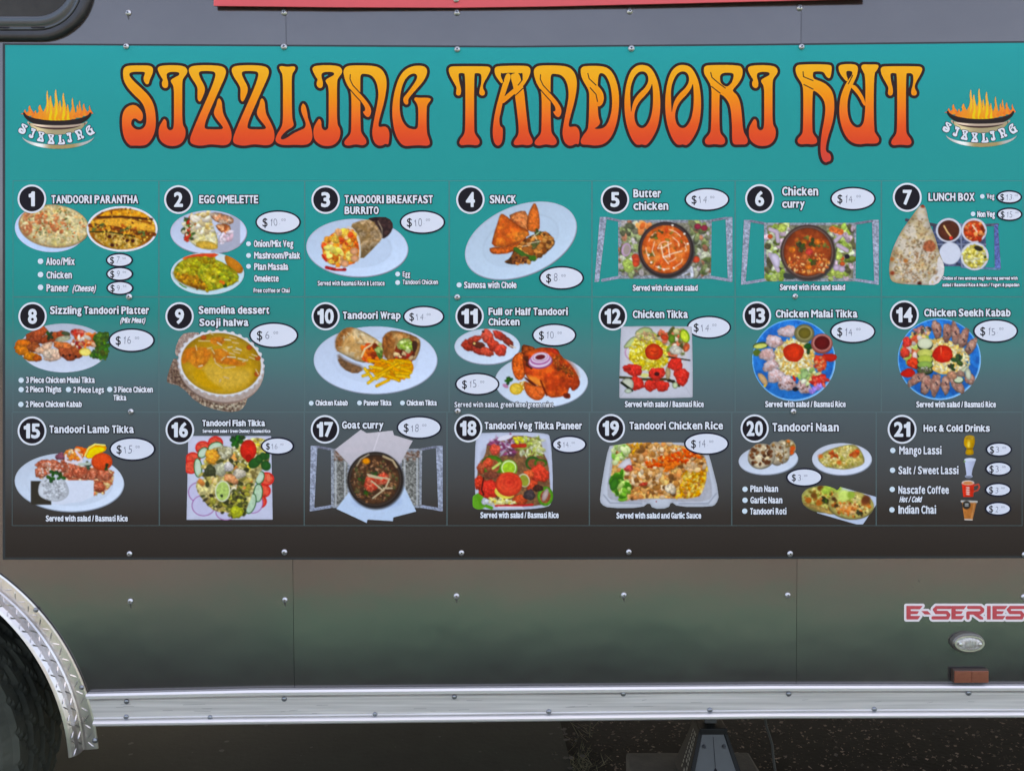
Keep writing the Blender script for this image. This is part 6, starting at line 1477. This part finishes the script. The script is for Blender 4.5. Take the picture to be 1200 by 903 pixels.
for x, y in ((149, 55.5), (333.5, 56), (536, 59), (739.5, 58), (938.5, 56), (152.5, 348), (536, 348.5), (931, 347.5), (154.5, 482), (536.5, 481.5), (929, 482),
             (153, 648), (334, 646), (541, 647), (736.5, 646), (925, 648), (1199, 649)): head(screw_me, x, y, 0.0048, banner)
for x, y in ((150.5, 15.5), (333, 15), (535.5, 15), (738, 13.5), (937, 9.5), (153, 704), (334, 702.5), (535, 698), (731, 697), (923, 697), (1199.5, 699)): head(screw_me, x, y, 0.0002, trailer)
for x, y in ((150, 820), (149.5, 838), (247.5, 838.6), (334, 817), (532.6, 814.5), (440, 835), (730, 811), (643, 832), (831, 830), (923, 811), (1023, 829), (1133, 810), (1225, 829)):
    head(rivet_me, x, y, 0.0066, rail)

M['scratch'] = mat('scratch_mark', (0.30, 0.29, 0.28), 0.5, metal=0.5)
g = Geo(); _r = random.Random(8)
for i in range(26):
    x = _r.uniform(125, 1190); t = _r.uniform(.30, .72); y = yl(RTOP, x) * (1 - t) + yl(RBOT, x) * t; L_ = _r.uniform(3, 26); dy = _r.uniform(-1.2, .4)
    g.add([(x, y), (x, y + .35), (x + L_, y + .3 + dy), (x + L_, y + dy)], [(0, 1, 2, 3)], M['scratch'], 0.0069 + 0.00002 * i)
g.done('scratch_marks', rail)["kind"] = 'stuff'
g = Geo()
for x, y in ((153, 704), (334, 702.5), (535, 698), (731, 697), (150.5, 15.5)):
    g.ell(x + .3, y + 5.5, 0.7, 2.6, M['drip'], 0.0004, 12); g.ell(x - .8, y + 4.4, 0.4, 1.6, M['drip'], 0.0005, 10)
g.done('drip_marks', trailer)["kind"] = 'stuff'

# wheel arch fender
fp = [(.585, .0015), (.585, .0040), (.581, .0052), (.558, .0066), (.552, .0050), (.549, .0080), (.5515, .016), (.5505, .026), (.547, .035), (.541, .042), (.535, .044), (.533, .0425), (.539, .038), (.544, .031), (.546, .02), (.545, .0015)]
v, f = [], []
NA = 70
aa = np.linspace(math.radians(3.2), math.radians(177), NA)
for a in aa:
    for r, d in fp: v.append((CW.x + r * math.cos(a), -d, CW.z + r * math.sin(a)))
n = len(fp)
for i in range(NA - 1):
    for j in range(n): f.append((i * n + j, (i + 1) * n + j, (i + 1) * n + (j + 1) % n, i * n + (j + 1) % n))
f.append(tuple(range(n))); f.append(tuple((NA - 1) * n + j for j in range(n))[::-1])
fender = build('wheel_arch', v, f, M['plate'], trailer)
v, f = [], []
def lozenge(P0, T, Bv, Nn, L, w, h):
    k = len(v)
    T = T.normalized(); Bv = Bv.normalized()
    for s, t in ((-1, 0), (-.45, -1), (.45, -1), (1, 0), (.45, 1), (-.45, 1)): v.append(tuple(P0 + T * (L * s) + Bv * (w * t) - Nn * 0.0004))
    for s in (-.55, .55): v.append(tuple(P0 + T * (L * s) + Nn * h))
    f.extend([(k, k + 1, k + 6), (k + 1, k + 2, k + 7, k + 6), (k + 2, k + 3, k + 7), (k + 3, k + 4, k + 7), (k + 4, k + 5, k + 6, k + 7), (k + 5, k, k + 6)])
step = 0.021
na = int(math.radians(172) * 0.54 / step)
for i in range(na):
    for row in range(3):
        a = math.radians(4.5) + (i + (0.5 if row % 2 else 0)) * step / 0.54
        er = Vector((math.cos(a), 0, math.sin(a))); et = Vector((-math.sin(a), 0, math.cos(a))); ey = Vector((0, -1, 0))
        c0 = Vector((CW.x, 0, CW.z))
        if row < 1: base, nn, b = c0 + er * 0.569 + ey * 0.0060, ey, er
        elif row == 1: base, nn, b = c0 + er * 0.5513 + ey * 0.019, er, ey
        else: base, nn, b = c0 + er * 0.5465 + ey * 0.0355, (er + ey * .5).normalized(), ey
        sgn = 1 if (i + row) % 2 else -1
        T = et + b * sgn; Bv = et - b * sgn
        lozenge(base, T, Bv, nn, 0.0115, 0.0018, 0.0022)
build('tread_bars', v, f, M['plate'], fender)["kind"] = 'stuff'
for x, y in ((43.5, 713.5), (97, 804), (112.5, 866)): head(rivet_me, x, y, 0.0045, fender)

# wheel
v, f = [], []
tp = [(.21, .030), (.25, .020), (.30, .012), (.335, .016), (.352, .028)]
NS = 168
ring = []
rows = []
for r, y in tp: rows.append((r, y, 0))
for i in range(25):
    y = .032 + i * (.186 / 24)
    g_ = 0.008 if i % 6 in (0, 5) and 0 < i < 24 else 0
    rows.append((.372 - g_ - 0.004 * abs(i - 12) / 12, y, 1 if 0 <= i <= 24 else 0))
rows += [(.352, .222, 0), (.30, .238, 0), (.21, .22, 0)]
for r, y, tr in rows:
    for j in range(NS):
        a = j / NS * 6.283185
        q = r - (0.007 if tr and (j + int(y * 90)) % 6 == 0 else 0)
        if not tr and abs(r - .335) < .002: q -= 0.002 * (j % 3 == 0)
        v.append((CW.x + q * math.cos(a), y, CW.z + q * math.sin(a)))
for i in range(len(rows) - 1):
    for j in range(NS): f.append((i * NS + j, i * NS + (j + 1) % NS, (i + 1) * NS + (j + 1) % NS, (i + 1) * NS + j))
wheel = build('wheel', v, f, M['tyre'], trailer)
wheel["label"] = "black trailer tyre in the wheel arch"
v, f = [], []
rp = [(.212, .034), (.205, .026), (.195, .04), (.16, .06), (.09, .05), (.075, .03), (.04, .025)]
for r, y in rp:
    for j in range(48): v.append((CW.x + r * math.cos(j / 48 * 6.283185), y, CW.z + r * math.sin(j / 48 * 6.283185)))
for i in range(len(rp) - 1):
    for j in range(48): f.append((i * 48 + j, i * 48 + (j + 1) % 48, (i + 1) * 48 + (j + 1) % 48, (i + 1) * 48 + j))
f.append(tuple((len(rp) - 1) * 48 + j for j in range(48)))
build('rim', v, f, M['rim'], wheel)

# window at the top left
def rrect(x0, y0, x1, y1, r, n=12):
    out = []
    for cx, cy, a0 in ((x1 - r, y1 - r, 0), (x0 + r, y1 - r, 90), (x0 + r, y0 + r, 180), (x1 - r, y0 + r, 270)):
        for i in range(n + 1):
            a = math.radians(a0 + 90 * i / n); out.append((cx + r * math.cos(a), cy + r * math.sin(a)))
    return out
win = empty('window', P(-150, 48), trailer)
def rings(name, specs, m, parent, cap=False, smooth=True):
    v, f = [], []
    for (ins, bot, r, d) in specs:
        for x, y in rrect(-420 + ins, -360 + ins, 111 - ins, 49 - bot, max(r, 4)): v.append(tuple(P(x, y, d)))
    n = 52
    for i in range(len(specs) - 1):
        for j in range(n): f.append((i * n + j, i * n + (j + 1) % n, (i + 1) * n + (j + 1) % n, (i + 1) * n + j))
    if cap: f.append(tuple((len(specs) - 1) * n + j for j in range(n)))
    return build(name, v, f, m, parent, smooth=smooth)
rings('rubber_seal', [(0, 0, 64, .0002), (0.5, .5, 63, .008), (3, 3, 61, .013), (9, 9, 55, .014), (12, 11, 52, .010), (13, 12, 51, .001)], M['rubber'], win)
rings('frame', [(13.2, 12, 51, .001), (13.4, 12.2, 51, .009), (16, 14, 49, .010), (18, 16, 47, .004), (19, 17, 46, .0105), (22, 24, 43, .012), (24, 27.5, 41, .010), (25, 28.5, 40, .001)], M['frame'], win)
rings('glass_pane', [(25.2, 28.6, 40, .0012), (26, 29, 39, .0014)], M['glass'], win, cap=True, smooth=False)
v, f = [], []
for x0, x1 in ((-70, 15), (40, 56)):
    k = len(v); v += [tuple(P(x0, 34.3, .0125)), tuple(P(x1, 34.3, .0125)), tuple(P(x1, 35.6, .0125)), tuple(P(x0, 35.6, .0125))]; f.append((k, k + 1, k + 2, k + 3))
build('drain_slot', v, f, M['ink'], win)

# marker lamp, reflector, lettering decal
def ell_prism(name, cx, cy, loops, m, parent, cap=True, n=28, pw=0.8):
    v, f = [], []
    for a, b, d in loops:
        for j in range(n):
            t = j / n * 6.283185; cs, sn = math.cos(t), math.sin(t)
            v.append(tuple(P(cx + a * cs, cy - b * math.copysign(abs(sn) ** (1 / pw), sn) if False else cy - b * sn, d)))
    for i in range(len(loops) - 1):
        for j in range(n): f.append((i * n + j, i * n + (j + 1) % n, (i + 1) * n + (j + 1) % n, (i + 1) * n + j))
    if cap: f.append(tuple((len(loops) - 1) * n + j for j in range(n)))
    return build(name, v, f, m, parent)
lamp = ell_prism('marker_lamp', 1132.5, 751.5, [(20, 12.5, .0005), (19, 11.5, .010), (17.6, 10, .012), (16.4, 9, .0115)], mat("grey_lamp_base", (0.16, 0.15, 0.13), 0.4, metal=0.5), trailer)
lamp["label"] = "oval clearance lamp with clear lens"
ell_prism('bezel', 1132.5, 751.5, [(17.6, 9.6, .0122), (17.2, 9.2, .0145), (15.6, 7.9, .0145), (15.2, 7.5, .0125)], M['chrome'], lamp, cap=False)
ell_prism('lens', 1132.5, 751.5, [(15, 7.4, .0122), (11, 5.4, .016), (6, 2.6, .0175)], M['lens'], lamp)
for sx in (-11.6, 11.6):
    ell_prism('lamp_screw', 1132.5 + sx, 751.8, [(2.1, 2.1, .014), (2.0, 2.0, .0185), (1.0, 1.0, .0195)], M['chrome'], lamp, n=12)
v, f = [], []
for i in range(7):
    x = 1126.5 + i * 2.0; h = 4.6 - 0.4 * abs(i - 3); k = len(v)
    v += [tuple(P(x - .45, 751.5 - h, .0168)), tuple(P(x + .45, 751.5 - h, .0168)), tuple(P(x + .45, 751.5 + h, .0168)), tuple(P(x - .45, 751.5 + h, .0168)), tuple(P(x, 751.5 - h, .019)), tuple(P(x, 751.5 + h, .019))]
    f += [(k, k + 4, k + 5, k + 3), (k + 4, k + 1, k + 2, k + 5), (k, k + 1, k + 4), (k + 3, k + 5, k + 2)]
build('lens_rib', v, f, M['chrome'], lamp)
q0, q1 = P(1113.5, 797.5), P(1155, 781.5)
refl = box('side_reflector', q0.x, q1.x, -0.013, -0.0005, q0.z, q1.z, mat("reflector_base", (0.05, 0.03, 0.022), 0.5), trailer, bev=0.002)
refl["label"] = "small amber side reflector"
for a, b in ((0.02, 0.4998), (0.5002, 0.98)):
    w_ = q1.x - q0.x; box('reflector_lens', q0.x + w_ * a, q0.x + w_ * b, -0.0165, -0.0128, q0.z + 0.002, q1.z - 0.003, M['amber'], refl, bev=0.0012)

c7 = lambda x, y: (1040 + x / 7.5, 690 + y / 7.5)
def S_(x): return ('l', [(x + 150, 158), (x + 34, 158), (x + 14, 178), (x + 30, 203), (x + 122, 203), (x + 140, 224), (x + 128, 250), (x + 2, 250)])
def E_(x, w): return ('p', [[(x, 145), (x + w, 145), (x + w - 24, 175), (x + 38, 175), (x + 38, 190), (x + w - 32, 192), (x + w - 46, 216), (x + 38, 218), (x + 38, 233), (x + w - 20, 233), (x + w - 42, 264), (x, 264)]])
glyphs = [('E', E_(165, 143)), ('-', ('p', [[(296, 190), (352, 190), (382, 220), (326, 220)]])), ('S', S_(398)), ('E', E_(560, 134)),
          ('R', ('l', [(712, 158), (812, 158), (834, 176), (834, 190), (812, 207), (706, 207), (706, 251)], [(762, 210), (826, 256)])), ('I', ('p', [[(873, 145), (906, 145), (906, 264), (873, 264)]])), ('E', E_(921, 134)), ('S', S_(1048))]
gx = np.arange(1056, 1206, 0.4); gy = np.arange(703, 731, 0.4)
X, Y = np.meshgrid(gx, gy)
allF = None; FS = []
for ch, g_ in glyphs:
    if g_[0] == 'p': Fg = poly_field(X, Y, [[c7(*p) for p in L] for L in g_[1]])
    else:
        Fg = None
        for L in g_[1:]:
            q = line_field(X, Y, [c7(*p) for p in L], 2.0); Fg = q if Fg is None else np.minimum(Fg, q)
        Fg = np.maximum(Fg, np.maximum(709.3 - Y, Y - 725.3))
    FS.append((ch, Fg)); allF = Fg if allF is None else np.minimum(allF, Fg)
g = Geo(); g.field(gx, gy, allF - 2.6, M['decal_white'], 0.0004)
decal = g.done('series_decal', trailer); decal["label"] = "red and white E-SERIES lettering"
for ch, Fg in FS:
    g = Geo(); g.field(gx, gy, Fg, M['decal_red'], 0.0007); o = g.done('decal_letter', decal)
# scuffs on the lower right panel
g = Geo(); gx = np.arange(1058, 1092, 0.4); gy = np.arange(668, 692, 0.4); X, Y = np.meshgrid(gx, gy)
Fg = (0.70 - fbm(X, Y, 6, 3)) * 8 + 0.02 * ((X - 1073) ** 2 + 1.4 * (Y - 679) ** 2) * 0.4
g.field(gx, gy, Fg, mat("scuff_mark", (0.045, 0.04, 0.037), 0.6), 0.0003)
if g.f: g.done('scuff_mark', trailer)

# ------------------------------------------------------------------ red sign above
sign = empty('red_sign', P(634, 11, 0.012))
tag(sign, "red sign board above the menu, only its lower edge in view", "sign")
bot = [(253, 10), (400, 11.4), (535, 11.2), (640, 10), (800, 7), (1014, 2.2)]
top = [(253 - 2, -200), (400, -200), (535, -200), (640, -200), (800, -200), (1012, -200)]
v, f = [], []
D0 = [.010, .009, .006, .007, .010, .013]
for (x, y), d in zip(top, D0): v.append(tuple(P(x, y, d)))
for (x, y), d in zip(bot, D0): v.append(tuple(P(x, y, d)))
n = 6
v += [(a, b - 0.004, c) for a, b, c in v]
for i in range(n - 1):
    f += [(2 * n + i, 2 * n + i + 1, 3 * n + i + 1, 3 * n + i), (i, n + i, n + i + 1, i + 1), (n + i, 3 * n + i, 3 * n + i + 1, n + i + 1), (i, i + 1, 2 * n + i + 1, 2 * n + i)]
f += [(0, 2 * n, 3 * n, n), (n - 1, 2 * n - 1, 4 * n - 1, 3 * n - 1)]
build('sign_board', v, f, M['red'], sign)
for x in (535, 740, 935, 334): head(screw_me, x, 2.5 if x == 535 else -14, 0.0115, sign)

# ------------------------------------------------------------------ jack stand on its block, cable
jx, jy = 0.60, 0.45
block = box('concrete_block', 0.365, 0.765, 0.34, 0.60, 0.0, 0.088, M['block'], bev=0.008)
tag(block, "flat grey concrete block on the soil under the jack stand", "block")
jack = empty('jack_stand', (jx, jy, 0.088))
tag(jack, "silver and black jack stand under the trailer rail", "jack stand")
zb, zt, hb, ht = 0.0885, 0.236, 0.076, 0.032
def quadplate(name, pts, m, parent, th):
    p = [Vector(q) for q in pts]; n_ = (p[1] - p[0]).cross(p[2] - p[0]).normalized() * th
    v = [tuple(q) for q in p] + [tuple(q + n_) for q in p]; k = len(p)
    return build(name, v, [tuple(range(k))[::-1], tuple(range(k, 2 * k))] + [(i, (i + 1) % k, k + (i + 1) % k, k + i) for i in range(k)], m, parent)
db, dt = 0.085, 0.035
quadplate('front_plate', [(jx - hb, jy - db, zb), (jx + hb, jy - db, zb), (jx + ht, jy - dt, zt), (jx - ht, jy - dt, zt)], M['silver'], jack, 0.003)
quadplate('rear_plate', [(jx + hb, jy + db, zb), (jx - hb, jy + db, zb), (jx - ht, jy + dt, zt), (jx + ht, jy + dt, zt)], M['black'], jack, 0.003)
for s in (-1, 1):
    q = [(jx + s * (hb + .012), jy + db, zb), (jx + s * (hb + .012), jy - db, zb), (jx + s * (ht + .006), jy - dt, zt + .01), (jx + s * (ht + .006), jy + dt, zt + .01)]
    if s > 0: q = [q[1], q[0], q[3], q[2]]
    sp_ = quadplate('side_plate', q, M['black'], jack, 0.003)
    if s < 0:
        P0, P1, P2 = Vector(q[1]), Vector(q[0]), Vector(q[2])
        up = (P2 - P0); bk = (P1 - P0); nn = bk.cross(up).normalized() * -0.0045
        if nn.x > 0: nn = -nn
        v, f = [], []
        rs2 = np.random.RandomState(5)
        for row, (o_, h_) in enumerate(((0.16, .09), (0.30, .09), (0.50, .06))):
            for kx in range(9):
                if rs2.rand() < 0.12: continue
                a0 = 0.16 + kx * 0.085; a1 = a0 + 0.06
                k = len(v)
                for a, b in ((a0, o_), (a1, o_), (a1, o_ + h_), (a0, o_ + h_)):
                    v.append(tuple(P0 + up * a + bk * b * (1 - 0.5 * a) + nn))
                f.append((k, k + 1, k + 2, k + 3))
        build('warning_print', v, f, mat("faded_print", (0.26, 0.27, 0.24), 0.6), sp_)
for s in (-1, 1):
    quadplate('edge_flange', [(jx + s * hb, jy - db - .005, zb), (jx + s * (hb + .012), jy - db - .003, zb), (jx + s * (ht + .009), jy - dt - .003, zt + .012), (jx + s * ht, jy - dt - .005, zt + .012)], M['black'], jack, 0.004 * -s)
for bx_, bz_ in ((-.052, .105), (.052, .105), (-.030, .205), (.030, .205)):
    yb_ = jy - db + (db - dt) * (bz_ - zb) / (zt - zb) - .005
    vv = [(jx + bx_ + .0055 * math.cos(k * 1.0472), yb_ - q, bz_ + .0055 * math.sin(k * 1.0472)) for q in (-.004, .004) for k in range(6)]
    build('bolt', vv, [tuple(range(6, 12))] + [(k, (k + 1) % 6, 6 + (k + 1) % 6, 6 + k) for k in range(6)], M['rivet'], jack)
box('collar', jx - .040, jx + .042, jy - .045, jy + .045, zt + .001, zt + .020, M['black'], jack, bev=0.003)
box('ratchet_column', jx - .019, jx + .019, jy - .014, jy + .014, zt + .021, 0.468, M['silver'], jack, bev=0.003)
box('saddle', jx - .045, jx + .045, jy - .03, jy + .03, 0.469, 0.503, M['black'], jack, bev=0.004)
g_ = lambda a, b: Vector((jx, jy - db, zb)) .lerp(Vector((jx, jy - dt, zt)), b) + Vector((a, -0.0045, 0))
build('plate_notch', [tuple(g_(-.011, .30)), tuple(g_(.011, .30)), tuple(g_(0, .42))], [(0, 1, 2)], M['ink'], jack)
build('plate_seam', [tuple(g_(-.0007, .42)), tuple(g_(.0007, .42)), tuple(g_(.0007, .96)), tuple(g_(-.0007, .96))], [(0, 1, 2, 3)], M['ink'], jack)

def tube(name, pts, r, m, parent=None, seg=8):
    pts = [Vector(p) for p in pts]; v, f = [], []
    for i, p in enumerate(pts):
        t = (pts[min(i + 1, len(pts) - 1)] - pts[max(i - 1, 0)]).normalized()
        a = t.orthogonal().normalized() if i == 0 else (a - t * a.dot(t)).normalized()
        b = t.cross(a)
        for j in range(seg):
            q = j / seg * 6.283185; v.append(tuple(p + a * r * math.cos(q) + b * r * math.sin(q)))
    for i in range(len(pts) - 1):
        for j in range(seg): f.append((i * seg + j, i * seg + (j + 1) % seg, (i + 1) * seg + (j + 1) % seg, (i + 1) * seg + j))
    return build(name, v, f, m, parent, smooth=True)
def Q(px, py, y):
    return W(px, py, -y)
cp = [Q(894, 825, .30), Q(896, 838, .30), Q(898, 850, .30), Q(902, 862, .30), Q(905, 872, .30), Q(906, 885, .30), Q(908, 900, .30), Q(912, 925, .30), Q(922, 955, .28), Q(950, 975, .24), Q(1010, 985, .20)]
cp = [Vector((p.x, p.y, max(p.z, 0.006))) for p in cp]
cb = tube('cable', cp, 0.0036, M['cable'])
tag(cb, "dark cable hanging from the trailer beside the jack stand", "cable")
